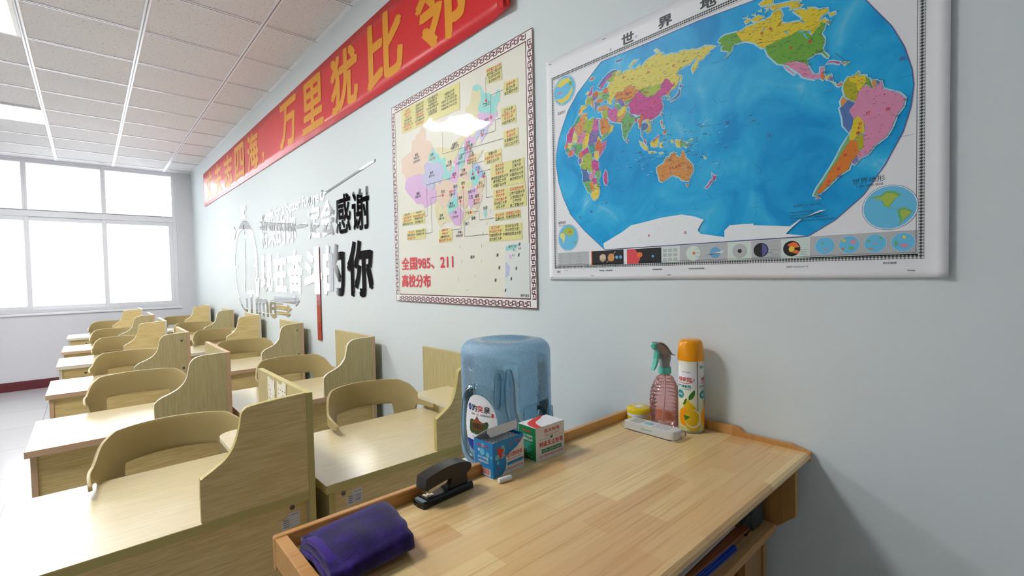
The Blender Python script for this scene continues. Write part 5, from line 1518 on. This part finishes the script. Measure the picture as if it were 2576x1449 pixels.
# the shuttle emblem with its exhaust lines
flat(mb, [(0.012, 0.058), (0.015, 0.062), (0.020, 0.061), (0.024, 0.057), (0.029, 0.057), (0.032, 0.053), (0.028, 0.049), (0.026, 0.042), (0.022, 0.036), (0.018, 0.039), (0.017, 0.046), (0.013, 0.051)], 'carton_red', lambda a, b_, h=0: Fp(a, b_, 0.0001))
for i in range(5):
    for a in stroke([(0.0235 + 0.0022 * i, 0.047 - 0.0006 * i), (0.0285 + 0.0018 * i, 0.038 + 0.0006 * i)], 0.0010): flat(mb, a, 'carton_white' if i % 2 else 'carton_red', lambda a_, b_, h=0: Fp(a_, b_, 0.0002))
write(mb, '航天塑料粉笔', 0.041, 0.087, 0.0325, 0.0425, 'carton_red', lambda a, b_, h=0: Fp(a, b_, 0.0001), 0.02, 3)
write(mb, 'HANGTIAN PLASTIC CHALK', 0.043, 0.085, 0.027, 0.0295, 'carton_red', lambda a, b_, h=0: Fp(a, b_, 0.0001), 0.02, 1)
flat(mb, rect(0.041, 0.0165, BW - 0.001, 0.0235), 'carton_blue', lambda a, b_, h=0: Fp(a, b_, 0.0001))
write(mb, '山东省塑粉业有限公司制造', 0.043, 0.089, 0.0178, 0.0222, 'carton_pale', lambda a, b_, h=0: Fp(a, b_, 0.0002), 0.0, 1)
write(mb, '航天六角粉笔山湖网文体公司制造', 0.034, 0.089, 0.0065, 0.011, 'carton_red', lambda a, b_, h=0: Fp(a, b_, 0.0001), 0.01, 1)
write(mb, '航天六角', 0.064, 0.086, 0.062, 0.066, 'carton_red', lambda a, b_, h=0: Fp(a, b_, 0.0001), 0.02, 1)
for x, z in ((0.046, 0.060), (0.073, 0.0565), (0.010, 0.016)): flat(mb, [(x, z), (x + 0.011, z + 0.0004), (x + 0.007, z + 0.002), (x + 0.005, z + 0.0035), (x + 0.002, z + 0.002)], 'carton_red', lambda a, b_, h=0: Fp(a, b_, 0.0001))
write(mb, '六角', 0.008, 0.016, 0.005, 0.009, 'carton_red', lambda a, b_, h=0: Fp(a, b_, 0.0001), 0.02, 1)
write(mb, '航天六角', 0.012, 0.044, 0.060, 0.066, 'carton_red', lambda a, b_, h=0: Lp(a, b_, 0.0001), 0.02, 2)
for x, z, r_ in ((0.028, 0.064, 0.005), (0.026, 0.050, 0.0075), (0.043, 0.047, 0.0055), (0.042, 0.037, 0.0035), (0.054, 0.044, 0.003)): flat(mb, disc(x, z, r_, n=18), 'carton_pale', Lp)
flat(mb, disc(0.016, 0.053, 0.003, n=14), 'carton_white', Lp)
write(mb, '航天六角粉笔', 0.013, 0.045, 0.036, 0.041, 'carton_white', Lp, 0.02, 2); write(mb, '质量精品品质', 0.013, 0.045, 0.028, 0.033, 'carton_white', Lp, 0.02, 2)
for i in range(2): flat(mb, rect(0.009, 0.0215 - 0.004 * i, 0.050, 0.0223 - 0.004 * i), 'carton_pale', Lp)
flat(mb, rect(0.008, 0.003, 0.051, 0.0185), 'carton_white', Lp)
rb = random.Random(9); x = 0.0105
while x < 0.048:
    wq = rb.choice((0.0006, 0.0006, 0.001, 0.0015)); flat(mb, rect(x, 0.0055, x + wq, 0.0175), 'carton_red', lambda a, b_, h=0: Lp(a, b_, 0.0001)); x += wq + rb.choice((0.0006, 0.0009))
mb.build('carton', t)
# lid hinged on the back edge, half open, with its tuck flap hanging forward
mb = MB()
la = rad(33); c_, s_ = cos(la), sin(la)
hy, hz = BD, BH - 0.001
ex = (hy - (BD - 0.012) * c_, hz + (BD - 0.012) * s_)
vs = [(0, hy, hz), (BW, hy, hz), (BW, ex[0], ex[1]), (0, ex[0], ex[1])]
mb.add(vs, [(0, 1, 2, 3)], 'carton_white')
fl = [(0.004, 0), (BW - 0.004, 0), (BW - 0.001, -0.006), (BW - 0.006, -0.018), (0.008, -0.019), (0.001, -0.008)]
fv = [(a, ex[0] - b_ * -0.35, ex[1] + b_ * 0.93) for a, b_ in fl]
mb.add(fv, [(0, 1, 2, 3, 4, 5)], 'carton_white')
o = mb.build('lid_flap', t); md = o.modifiers.new('solid', 'SOLIDIFY'); md.thickness = 0.0008
MB().box(0.0015, 0.001, 0, BW - 0.0015, 0.011, 0.0007, 'carton_white', T=Matrix.Translation((0, 0.0012, BH - 0.003)) @ Matrix.Rotation(rad(-6), 4, 'X')).build('dust_flap', t) if False else None
# chalk standing in the open carton
base_t = t
r0 = 0.0048
ck0 = None
for i in range(9):
    for j in range(5):
        lx, ly = 0.0058 + i * 0.01005, 0.0062 + j * 0.0102
        wx = -0.617 + lx * cos(rad(3.5)) - ly * sin(rad(3.5)); wy = 0.737 + lx * sin(rad(3.5)) + ly * cos(rad(3.5))
        if ck0 is None:
            ck0 = MB().lathe([(r0 * 0.92, 0), (r0, 0.0006), (r0 * 0.9, 0.0665), (r0 * 0.72, 0.0675)], 'chalk_white', 14).build('chalk_stick', loc=(wx, wy, PZ + 0.0009), smooth=50)
            tag(ck0, 'white chalk stick standing packed in the open blue carton', 'chalk', 'chalk sticks in the open carton')
        else:
            c = ck0.copy(); COL.objects.link(c); c.location = (wx, wy, PZ + 0.0009 - ((i * 7 + j * 5) % 4) * 0.0 + ((i * 3 + j) % 3) * 0.0)
T_ = Matrix.Rotation(rad(90), 4, 'Y')
ck = MB().lathe([(0.0040, 0), (0.0053, 0.0007), (0.0055, 0.029), (0.0046, 0.0298)], 'chalk_white', 20, T=T_).build('chalk_piece', loc=(-0.6205, 0.7165, PZ + 0.0055), rotz=rad(-12), smooth=50)
tag(ck, 'short white piece of chalk lying in front of the blue carton', 'chalk')

# spray bottle -------------------------------------------------------
def lathe_ribs(z): return 0.0012 * abs(sin(z * pi / 0.0085))
t = thing('spray_bottle', 'pink translucent ribbed spray bottle with a grey trigger head', 'bottle', (-0.058, 0.671, PZ))
t.scale = (0.94, 0.94, 1.24)
prof = [(0.001, 0.001), (0.034, 0.0), (0.0385, 0.004), (0.040, 0.012)]
z = 0.014
while z < 0.088:
    rr = 0.040 + 0.0035 * sin(min(1, (z - 0.014) / 0.05) * pi / 2) if z < 0.05 else 0.0435 - 0.0075 * ((z - 0.05) / 0.038) ** 2.0
    prof.append((rr - 0.0010 + lathe_ribs(z) * 1.4, z)); z += 0.00106
for r_, z in ((0.034, 0.0885), (0.0315, 0.093), (0.0315, 0.0945), (0.028, 0.098), (0.0255, 0.1025), (0.026, 0.104), (0.0215, 0.1075), (0.0165, 0.110), (0.0150, 0.1115), (0.0150, 0.116)): prof.append((r_, z))
bt = MB().lathe(prof, 'spray_pink', 48, cap=(True, False)).build('bottle_body', t, smooth=60)
MB().lathe([(0.0160, 0.114), (0.0182, 0.1145), (0.0182, 0.127), (0.0165, 0.1285)], 'spray_teal', 40).build('collar', t, smooth=40)
hd = MB()
# spray direction: toward the room along -x, slightly to the viewer
hr = Matrix.Rotation(rad(172), 4, 'Z') @ Matrix.Diagonal((1.22, 1.1, 1, 1))
hd.lathe([(0.0128, 0.1285), (0.0128, 0.149), (0.011, 0.153)], 'spray_grey', 28, T=hr)
body = smooth_curve([(-0.011, 0.138), (-0.0135, 0.150), (-0.008, 0.160), (0.002, 0.1705), (0.014, 0.178), (0.028, 0.1825), (0.034, 0.1825)], 5) + [(0.0345, 0.1725), (0.026, 0.1655), (0.013, 0.1575), (0.011, 0.150), (0.011, 0.138)]
hd.prism(body, 'y', -0.0085, 0.0085, 'spray_grey', T=hr)
top = smooth_curve([(0.034, 0.1835), (0.020, 0.1825), (0.004, 0.1745), (-0.008, 0.163), (-0.018, 0.1535), (-0.0275, 0.1515)], 5)
hd.prism(top + [(x, z + 0.0022) for x, z in reversed(top)], 'y', -0.0105, 0.0105, 'spray_grey', T=hr)
hd.build('spray_head', t, smooth=35, bevel=0.0008)
MB().lathe([(0.0055, 0), (0.0062, 0.002), (0.0062, 0.009), (0.005, 0.0105)], 'spray_teal', 20, T=hr @ Matrix.Translation((0.033, 0, 0.178)) @ Matrix.Rotation(rad(97), 4, 'Y')).build('nozzle', t, smooth=40)
tr = [(0.026, 0.1675), (0.033, 0.164), (0.0345, 0.150), (0.0385, 0.138), (0.046, 0.1265), (0.0425, 0.1255), (0.035, 0.132), (0.0285, 0.142), (0.0255, 0.153)]
MB().prism(tr, 'y', -0.006, 0.006, 'spray_teal', T=hr).build('trigger', t, bevel=0.001)
MB().tube([hr @ Vector((0.010, 0, 0.150)), hr @ Vector((0.027, 0, 0.155))], 0.0045, 'spray_grey', 12).build('piston', t, smooth=50)
MB().tube([(0, 0, 0.118), (0.001, 0, 0.08), (-0.002, 0.002, 0.04), (-0.009, 0.004, 0.008)], 0.0021, 'tube_clear', 10).build('dip_tube', t, smooth=60)

# air freshener can ---------------------------------------------------
CR = 0.0322
CX_, CY_ = -0.0505, 0.600
t = thing('aerosol_can', 'tall lemon air freshener can with an orange cap on the podium', 'spray can', (CX_, CY_, PZ))
t.scale = (1, 1, 1.12)
cb = MB().lathe([(CR - 0.003, 0), (CR - 0.0005, 0.001), (CR + 0.0004, 0.003), (CR + 0.0004, 0.005), (CR, 0.006), (CR, 0.166), (CR - 0.002, 0.169)], 'can_body', 56).build('can_body', t, smooth=40)
MB().lathe([(CR - 0.001, 0.0), (CR + 0.0010, 0.001), (CR + 0.0012, 0.0042), (CR + 0.0003, 0.0055)], 'can_metal', 56, cap=(False, False)).build('bottom_rim', t, smooth=60)
cap = [(CR + 0.0001, 0.1665), (CR + 0.0006, 0.168), (CR + 0.0008, 0.174), (CR + 0.0002, 0.184), (CR - 0.0012, 0.198), (CR - 0.0035, 0.208), (CR - 0.006, 0.2125), (CR - 0.010, 0.2142), (0.004, 0.2135)]
MB().lathe(cap, 'can_cap', 56).build('cap', t, smooth=50)
ca0 = math.atan2(-CY_, -1.22 - CX_)         # the side that faces the room
def CP(s, z, h=0.0):                        # wrap: s metres to the right of the facing line
    a = ca0 + s / CR
    return ((CR + 0.00025 + h) * cos(a), (CR + 0.00025 + h) * sin(a), z)
def wrapped(mb, poly, m_, h=0.0, cuts=3):
    bm = bmesh.new()
    vs = [bm.verts.new((p[0], p[1], 0)) for p in poly]
    for f in tessellate_polygon([[Vector((p[0], p[1], 0)) for p in poly]]):
        try: bm.faces.new([vs[i] for i in f])
        except ValueError: pass
    for _ in range(cuts):
        ed = [e_ for e_ in bm.edges if e_.calc_length() > 0.005]
        if not ed: break
        bmesh.ops.subdivide_edges(bm, edges=ed, cuts=1, use_grid_fill=False)
        bmesh.ops.triangulate(bm, faces=bm.faces)
    bm.verts.index_update()
    mb.add([CP(v.co.x, v.co.y, h) for v in bm.verts], [[v.index for v in f.verts] for f in bm.faces], m_)
    bm.free()
lb = MB()
hu = 0.0001
sx_ = 0.0175
wrapped(lb, rect(sx_ - 0.0006, 0.005, sx_ + 0.0006, 0.166), 'can_seam', 2 * hu); wrapped(lb, rect(sx_ - 0.0028, 0.005, sx_ - 0.0006, 0.166), 'can_metal', hu)
def fruit(s0):
    wrapped(lb, smooth_curve([(s0 - 0.030, 0.074), (s0 - 0.020, 0.0765), (s0 - 0.008, 0.067), (s0 + 0.002, 0.055), (s0 - 0.004, 0.038), (s0 - 0.022, 0.032), (s0 - 0.032, 0.05)], 4), 'lemon', hu)
    wrapped(lb, disc(s0 - 0.030, 0.037, 0.016, 0.021, 20), 'can_cap', 2 * hu)
    wrapped(lb, disc(s0 - 0.007, 0.034, 0.0200, 0.0215, 28), 'lemon_pith', 3 * hu); wrapped(lb, disc(s0 - 0.009, 0.0355, 0.0178, 0.0192, 28), 'lemon', 4 * hu)
    wrapped(lb, disc(s0 - 0.006, 0.016, 0.017, 0.010, 20), 'lemon', 2.5 * hu)
    for i in range(10):
        a = 2 * pi * i / 10
        for q in stroke([(s0 - 0.009 + 0.002 * cos(a), 0.0355 + 0.002 * sin(a)), (s0 - 0.009 + 0.0165 * cos(a), 0.0355 + 0.0175 * sin(a))], 0.0005): wrapped(lb, q, 'lemon_pale', 5 * hu)
    wrapped(lb, [(s0 - 0.031, 0.042), (s0 - 0.014, 0.039), (s0 - 0.026, 0.029)], 'leaf_green', 6 * hu)
    wrapped(lb, smooth_curve([(s0 - 0.018, 0.077), (s0 - 0.017, 0.087), (s0 - 0.008, 0.098), (s0 - 0.003, 0.1005), (s0 - 0.003, 0.090), (s0 - 0.010, 0.080), (s0 - 0.018, 0.077)], 4)[:-1], 'leaf_green', 2 * hu)
    wrapped(lb, smooth_curve([(s0 - 0.034, 0.065), (s0 - 0.027, 0.078), (s0 - 0.022, 0.080), (s0 - 0.026, 0.068), (s0 - 0.034, 0.065)], 4)[:-1], 'leaf_green', 2 * hu)
def cwrite(body, a, b_, z0, z1, m_, bold=0.02, res=2): write(lb, body, a, b_, z0, z1, m_, lambda s, z, h=0: CP(s, z, 2.5 * hu), bold, res)
for off in (0.0, 0.062):
    fruit(off + 0.012 if off == 0 else off + 0.010)
    cwrite('空气清新', off - 0.022, off - 0.001, 0.140, 0.1430, 'can_ink', 0.0, 1)
    cwrite('绿家园', off - 0.034, off + 0.001, 0.1195, 0.1300, 'can_red', 0.018, 3)
    for q in stroke(smooth_curve([(off - 0.035, 0.1165), (off - 0.018, 0.1155), (off - 0.003, 0.1175), (off + 0.005, 0.122), (off + 0.009, 0.127)], 5), 0.0014): wrapped(lb, q, 'can_red', 2 * hu)
    cwrite('空气清新剂', off - 0.040, off - 0.0005, 0.1045, 0.1120, 'can_teal', 0.022, 3)
    cwrite('AIR FRESHENER', off - 0.034, off - 0.0005, 0.1005, 0.1025, 'can_ink', 0.0, 1)
    wrapped(lb, disc(off - 0.029, 0.089, 0.011, 0.010, 20), 'can_teal', 2 * hu); cwrite('除味', off - 0.034, off - 0.022, 0.0865, 0.0915, 'label_white', 0.02, 2)
cwrite('凯达', 0.0245, 0.036, 0.150, 0.157, 'can_teal', 0.03, 2)
lb.build('printed_label', cb)

# gel jar ---------------------------------------------------------------
JR = 0.0312
t = thing('gel_jar', 'low round yellow jar with a white band, behind the wrapped remote', 'jar', (-0.085, 0.737, PZ))
MB().lathe([(JR - 0.002, 0), (JR, 0.002), (JR, 0.020)], 'lid_yellow', 48).build('jar_body', t, smooth=40)
MB().lathe([(JR + 0.0004, 0.0200), (JR + 0.0006, 0.0278)], 'jar_white', 48).build('jar_band', t, smooth=40)
ld = MB().lathe([(JR + 0.0008, 0.0278), (JR + 0.0012, 0.030), (JR + 0.0006, 0.0385), (JR - 0.002, 0.0415), (JR - 0.006, 0.0425), (0.002, 0.043)], 'lid_yellow', 48).build('jar_lid', t, smooth=40)
mb = MB(); mb.lathe([(0.0118, 0.0430), (0.0118, 0.0434), (0.002, 0.0436)], 'jar_white', 32)
for i in range(12):
    a = 2 * pi * i / 12
    for q in stroke([(0.016 * cos(a), 0.016 * sin(a)), (0.023 * cos(a), 0.023 * sin(a))], 0.0012): mb.add([(x, y, 0.0434) for x, y in q], [(0, 1, 2, 3)], 'jar_ink' if i % 3 else 'jar_white')
mb.build('lid_vent', ld, smooth=40)
mb = MB()
ja = math.atan2(-0.737, -1.22 + 0.085)
JP = lambda s, z, h=0: ((JR + 0.0002) * cos(ja + s / JR), (JR + 0.0002) * sin(ja + s / JR), z)
for k in range(8):
    s = 0.010 + 0.0018 * k
    mb.add([JP(s, 0.0155), JP(s + 0.0018, 0.0155), JP(s + 0.0018, 0.018), JP(s, 0.018)], [(0, 1, 2, 3)], 'jar_red')
for k in range(26):
    if k % 9 != 4:
        s = -0.028 + 0.0022 * k; zz = 0.016 if k < 12 else 0.0125
        mb.add([JP(s, zz), JP(s + 0.0013, zz), JP(s + 0.0013, zz + 0.0012), JP(s, zz + 0.0012)], [(0, 1, 2, 3)], 'jar_ink')
mb.build('jar_print', t)

# wrapped remote ----------------------------------------------------------
RL, RW_, RH = 0.150, 0.046, 0.0195
t = thing('remote_control', 'white air conditioner remote wrapped in clear plastic', 'remote control', (-0.140, 0.660, PZ + 0.0012), rad(-91))
def rounded(w, l, rl, rr, n=6):
    out = []
    for cx, cy, r_, a0 in ((l / 2 - rr, w / 2 - rr, rr, 0), (-l / 2 + rl, w / 2 - rl, rl, pi / 2), (-l / 2 + rl, -w / 2 + rl, rl, pi), (l / 2 - rr, -w / 2 + rr, rr, 1.5 * pi)):
        out += [(cx + r_ * cos(a0 + pi / 2 * i / n), cy + r_ * sin(a0 + pi / 2 * i / n)) for i in range(n + 1)]
    return out
MB().prism(rounded(RW_, RL, 0.008, 0.016), 'z', 0, RH, 'remote_white').build('housing', t, bevel=0.004, seg=3, smooth=40)
MB().box(-0.062, -0.016, RH, -0.030, 0.016, RH + 0.0006, 'remote_screen').build('display', t, bevel=0.0004)
MB().prism(disc(-0.010, 0.0, 0.014, 0.009, 20), 'z', RH, RH + 0.0012, 'remote_teal').build('main_button', t, bevel=0.0004)
for i in range(4):
    for j in range(4):
        MB().prism(disc(0.014 + 0.0105 * i, -0.0165 + 0.011 * j, 0.0036, 0.0028, 10), 'z', RH, RH + 0.0009, 'remote_key').build('button', t)
MB().box(-0.02, -RW_ / 2 - 0.0004, 0.008, 0.012, -RW_ / 2, 0.011, 'remote_green').build('sticker', t)
bm = bmesh.new()
bmesh.ops.create_cube(bm, size=1); bmesh.ops.subdivide_edges(bm, edges=bm.edges, cuts=11, use_grid_fill=True)
for v in bm.verts:
    p = v.co
    q = Vector((p.x * (RL + 0.009), p.y * (RW_ + 0.006), (p.z + 0.5) * (RH + 0.0045) - 0.0008))
    f = 1 - 0.55 * max(0, abs(p.x) - 0.42) / 0.08
    q.z = (q.z - 0.008) * f + 0.008
    k = noise.noise(q * 55) * 0.0022
    q += Vector((k * 1.6, k * 1.3, abs(k) * 0.7 if p.z > 0 else 0))
    v.co = q
me = bpy.data.meshes.new('plastic_sleeve'); bm.to_mesh(me); bm.free(); me.materials.append(MAT['clear_film']); me.shade_smooth()
o = bpy.data.objects.new('plastic_sleeve', me); COL.objects.link(o); o.parent = t

# ------------------------------------------------------------------ water dispenser and bottle between podium and first desk
DXc, DYc = -0.330, 1.020
t = thing('water_dispenser', 'white water dispenser mostly hidden behind the podium, under the blue bottle', 'water dispenser', (DXc, DYc, 0))
MB().prism(rounded(0.31, 0.31, 0.03, 0.03), 'z', 0.02, 0.765, 'dispenser_white').build('cabinet', t, bevel=0.006, seg=3, smooth=40)
mb = MB(); mb.prism(rounded(0.318, 0.318, 0.04, 0.04), 'z', 0.765, 0.790, 'dispenser_white'); mb.build('top_cover', t, bevel=0.006, seg=3, smooth=40)
MB().lathe([(0.10, 0.790), (0.098, 0.796), (0.07, 0.796)], 'dispenser_white', 40).build('bottle_seat', t, smooth=40)
for k, (m_, x) in enumerate((('tap_blue', -0.05), ('tap_red', 0.05))):
    a = MB().box(-0.185, x - 0.012, 0.60, -0.155, x + 0.012, 0.625, 'dispenser_white').build('tap', t, bevel=0.003)
    MB().box(-0.20, x - 0.01, 0.625, -0.165, x + 0.01, 0.633, m_).build('tap_lever', a, bevel=0.002)
MB().box(-0.19, -0.09, 0.40, -0.155, 0.09, 0.425, 'tray_grey').build('drip_tray', t, bevel=0.004)
for x in (-0.12, 0.12):
    for y in (-0.12, 0.12): MB().lathe([(0.02, 0), (0.02, 0.02)], 'screw_dark', 16, c=(x, y, 0)).build('foot', t)

BR = 0.127
BZ0_, BZT = 0.797, 1.172
t = thing('water_bottle', 'large blue translucent water bottle upside down on the dispenser, beside the wall', 'bottle', (DXc, DYc, BZ0_))
cam_a = math.atan2(0 - DYc, -1.22 - DXc)
HB = BZT - BZ0_
LBA, LBZ, LBW, LBH = cam_a - rad(38), 0.160, 0.074, 0.092      # oval label recess (half sizes)
def sstep(x, a, b_):
    q = min(1, max(0, (x - a) / (b_ - a))); return q * q * (3 - 2 * q)
def b_rad(z):
    r_ = BR
    if z < 0.085: r_ = 0.030 + (BR + 0.004 - 0.030) * math.sin(sstep(z, -0.045, 0.085) * pi / 2) ** 0.9
    else: r_ = BR + 0.004 * (1 - sstep(z, 0.085, 0.2))
    zt = HB - z
    if zt < 0.035: r_ -= 0.034 * (1 - math.sqrt(max(0, 1 - ((0.035 - zt) / 0.035) ** 2)))
    return r_
def ad(a, b_): return (a - b_ + pi) % (2 * pi) - pi
def b_disp(a, z):
    d = 0.0
    u, v = ad(a, LBA) * BR / LBW, (z - LBZ) / LBH
    q = math.hypot(u, v)
    d += 0.008 * math.exp(-((q - 1.05) / 0.09) ** 2) - 0.003 * (1 - sstep(q, 0.85, 1.0))
    # grip: a scooped recess with a handle bar left standing on its camera side
    g1 = ad(a, cam_a + rad(44)) * BR
    rec = (1 - sstep(abs(g1), 0.030, 0.052)) * sstep(z, 0.085 + 0.25 * max(0, 0.03 - g1), 0.135 + 0.25 * max(0, 0.03 - g1)) * (1 - sstep(z, 0.19, 0.215))
    d -= 0.036 * rec
    path = 0.0 if z > 0.22 else 0.075 * ((0.22 - z) / 0.14) ** 1.7
    gx = ad(a, cam_a + rad(6)) * BR - path
    bar = math.exp(-(gx / 0.012) ** 2) * sstep(z, 0.075, 0.105) * (1 - sstep(z, 0.31, 0.33))
    d += 0.014 * bar
    d -= 0.012 * math.exp(-((gx + 0.028) / 0.010) ** 2) * sstep(z, 0.19, 0.215) * (1 - sstep(z, 0.295, 0.32))
    return d
mb = MB(); na, nz_ = 176, 110; vs, fs = [], []
for j in range(nz_ + 1):
    z = HB * (j / nz_)
    for i in range(na):
        a = 2 * pi * i / na
        r_ = b_rad(z) + b_disp(a, z)
        sq = 1 + 0.018 * cos(4 * (a - cam_a + rad(8)))
        vs.append((r_ * sq * cos(a), r_ * sq * sin(a), z))
for j in range(nz_):
    for i in range(na):
        fs.append((j * na + i, j * na + (i + 1) % na, (j + 1) * na + (i + 1) % na, (j + 1) * na + i))
# the recessed foot now facing up
base = (nz_) * na; rr_ = [0.80, 0.74, 0.66, 0.3, 0.02]; hh_ = [0.0012, -0.001, -0.012, -0.016, -0.016]
for f_, h_ in zip(rr_, hh_):
    for i in range(na):
        a = 2 * pi * i / na; r_ = b_rad(HB) * f_
        rib = 0.0015 * (1 if (i // 2) % 2 else 0) if f_ == 0.74 else 0
        vs.append((r_ * cos(a), r_ * sin(a), HB + h_ + rib))
for j in range(len(rr_)):
    for i in range(na):
        fs.append((base + j * na + i, base + j * na + (i + 1) % na, base + (j + 1) * na + (i + 1) % na, base + (j + 1) * na + i))
clear_f, peb_f = [], []
for q in fs:
    j, i = q[0] // na, q[0] % na
    if j < nz_:
        a, z = 2 * pi * i / na, HB * j / nz_
        g = abs(b_disp(a, z) - b_disp(a + 0.05, z)) + abs(b_disp(a, z) - b_disp(a, z + 0.006))
        (clear_f if g > 0.0016 or abs(b_disp(a, z)) > 0.004 else peb_f).append(q)
    else:
        clear_f.append(q)
mb.add(vs, peb_f, 'bottle_blue')
mb.f += [list(q) for q in clear_f]; mb.m += [mb.mi('bottle_smooth')] * len(clear_f)
bo = mb.build('bottle_shell', t, smooth=80)
mb = MB().lathe([(0.028, -0.0065), (0.028, 0.004)], 'tap_blue', 30); mb.build('neck_cap', t, smooth=40)
# water inside, up to just under the shoulder
mb = MB(); vs, fs = [], []
lv = [0.006 + (HB * 0.855 - 0.006) * j / 40 for j in range(41)]
for z in lv:
    for i in range(88):
        a = 2 * pi * i / 88; r_ = b_rad(z) + min(0, b_disp(a, z)) - 0.004
        vs.append((r_ * cos(a), r_ * sin(a), z))
for j in range(40):
    for i in range(88): fs.append((j * 88 + i, j * 88 + (i + 1) % 88, (j + 1) * 88 + (i + 1) % 88, (j + 1) * 88 + i))
fs.append(tuple(reversed(range(88)))); fs.append(tuple(range(40 * 88, 41 * 88)))
mb.add(vs, fs, 'water'); mb.build('water', t, smooth=60)
# moulded grip: a bar that curls to the right, and the finger slot beside it
def shell_pt(a, z, lift=0.0):
    r_ = b_rad(z) * (1 + 0.018 * cos(4 * (a - cam_a + rad(8)))) + lift
    return (r_ * cos(a), r_ * sin(a), z)
gp = smooth_curve([(3, 0.312), (4, 0.29), (4, 0.25), (5, 0.205), (10, 0.165), (19, 0.135), (31, 0.112), (44, 0.105), (56, 0.118), (66, 0.15), (72, 0.19)], 6)
MB().tube([shell_pt(cam_a + rad(a), z, 0.001) for a, z in gp], [0.006 + 0.009 * min(1, 6 * min(i, len(gp) - 1 - i) / len(gp)) for i in range(len(gp))], 'bottle_smooth', 14).build('grip', t, smooth=70)
sl = smooth_curve([(-9, 0.300), (-10, 0.27), (-11, 0.235), (-11, 0.205)], 6)
MB().tube([shell_pt(cam_a + rad(a), z, -0.002) for a, z in sl], [0.004 + 0.006 * min(1, 6 * min(i, len(sl) - 1 - i) / len(sl)) for i in range(len(sl))], 'bottle_smooth', 12).build('finger_slot', t, smooth=70)
# label
def BP(u, v, h=0.0):        # u, v in metres from the label centre
    u, v = u * 0.86, v * 0.80
    a = LBA + u / BR; z = LBZ + v
    r_ = b_rad(z) * (1 + 0.018 * cos(4 * (a - cam_a + rad(8)))) + b_disp(a, z) + 0.0012 + h
    return (r_ * cos(a), r_ * sin(a), z)
def onb(mb, poly, m_, h=0.0, cuts=4):
    bm = bmesh.new()
    vs = [bm.verts.new((p[0], p[1], 0)) for p in poly]
    for f in tessellate_polygon([[Vector((p[0], p[1], 0)) for p in poly]]):
        try: bm.faces.new([vs[i] for i in f])
        except ValueError: pass
    for _ in range(cuts):
        ed = [e_ for e_ in bm.edges if e_.calc_length() > 0.009]
        if not ed: break
        bmesh.ops.subdivide_edges(bm, edges=ed, cuts=1); bmesh.ops.triangulate(bm, faces=bm.faces)
    bm.verts.index_update()
    mb.add([BP(v.co.x, v.co.y, h) for v in bm.verts], [[v.index for v in f.verts] for f in bm.faces], m_); bm.free()
mb = MB()
lw, lh = 0.069, 0.098
oval = [(lw * abs(cos(a)) ** 0.9 * (1 if cos(a) > 0 else -1), lh * sin(a)) for a in [2 * pi * i / 60 for i in range(60)]]
onb(mb, oval, 'label_white', 0)
h1 = 0.0002
onb(mb, [p for p in oval if p[1] < -0.050] + [], 'label_navy', h1)
onb(mb, [(lw * 0.86 * cos(a), -0.050 + 0.006 * sin(a)) for a in [2 * pi * i / 24 for i in range(24)]], 'label_white', 1.5 * h1)
def bw(body, a, b_, z0, z1, m_, bold=0.0, res=3): write(mb, body, a, b_, z0, z1, m_, lambda x, y, h=0: BP(x, y, 3 * h1), bold, res)
for i, (ch, m_) in enumerate((('趵', 'ink_black'), ('突', 'seal_red'), ('泉', 'ink_black'))): bw(ch, -0.030 + 0.0265 * i, -0.0065 + 0.0265 * i, 0.0395, 0.0625, m_, 0.018)
onb(mb, disc(-0.042, 0.052, 0.0085, 0.012, 20), 'label_navy', 2 * h1); bw('水', -0.046, -0.038, 0.047, 0.057, 'label_white', 0.0)
bw('BAO', -0.033, -0.015, 0.028, 0.0335, 'ink_black', 0.02, 2); bw('TU', -0.008, 0.002, 0.028, 0.0335, 'seal_red', 0.02, 2); bw('SPRING', 0.009, 0.046, 0.028, 0.0335, 'ink_black', 0.02, 2)
onb(mb, rect(0.050, 0.028, 0.057, 0.041), 'seal_red', 2 * h1)
# pavilion picture
onb(mb, smooth_curve([(-0.042, -0.002), (-0.040, 0.008), (-0.028, 0.012), (-0.012, 0.006), (0.02, 0.006), (0.034, 0.012), (0.040, 0.002), (0.036, -0.012), (0.046, -0.018), (0.044, -0.030), (0.020, -0.036), (-0.03, -0.036), (-0.042, -0.024), (-0.042, -0.002)], 3)[:-1], 'tree_green', 2 * h1)
onb(mb, [(-0.034, 0.002), (-0.016, 0.012), (-0.008, 0.022), (-0.006, 0.028), (-0.004, 0.022), (0.004, 0.012), (0.024, 0.003), (0.018, 0.001), (-0.028, 0.0)], 'roof_brown', 3 * h1)
onb(mb, rect(-0.024, -0.022, 0.014, 0.0005), 'pav_dark', 3 * h1)
for x in (-0.02, -0.01, 0.002, 0.011): onb(mb, rect(x, -0.02, x + 0.0022, 0), 'roof_brown', 4 * h1)
onb(mb, rect(-0.028, -0.021, 0.018, -0.018), 'roof_brown', 4 * h1)
for i in range(9): onb(mb, rect(-0.036 + 0.008 * i, -0.039 + 0.002 * (i % 3), -0.032 + 0.008 * i, -0.0375 + 0.002 * (i % 3)), 'label_sky', 4 * h1)
bw('天下第一泉', -0.026, 0.022, -0.050, -0.043, 'label_navy', 0.0, 1)
bw('泉城济南', -0.010, 0.030, -0.072, -0.064, 'label_white', 0.02, 2)
mb.build('bottle_label', t, smooth=80)
film_ok = True
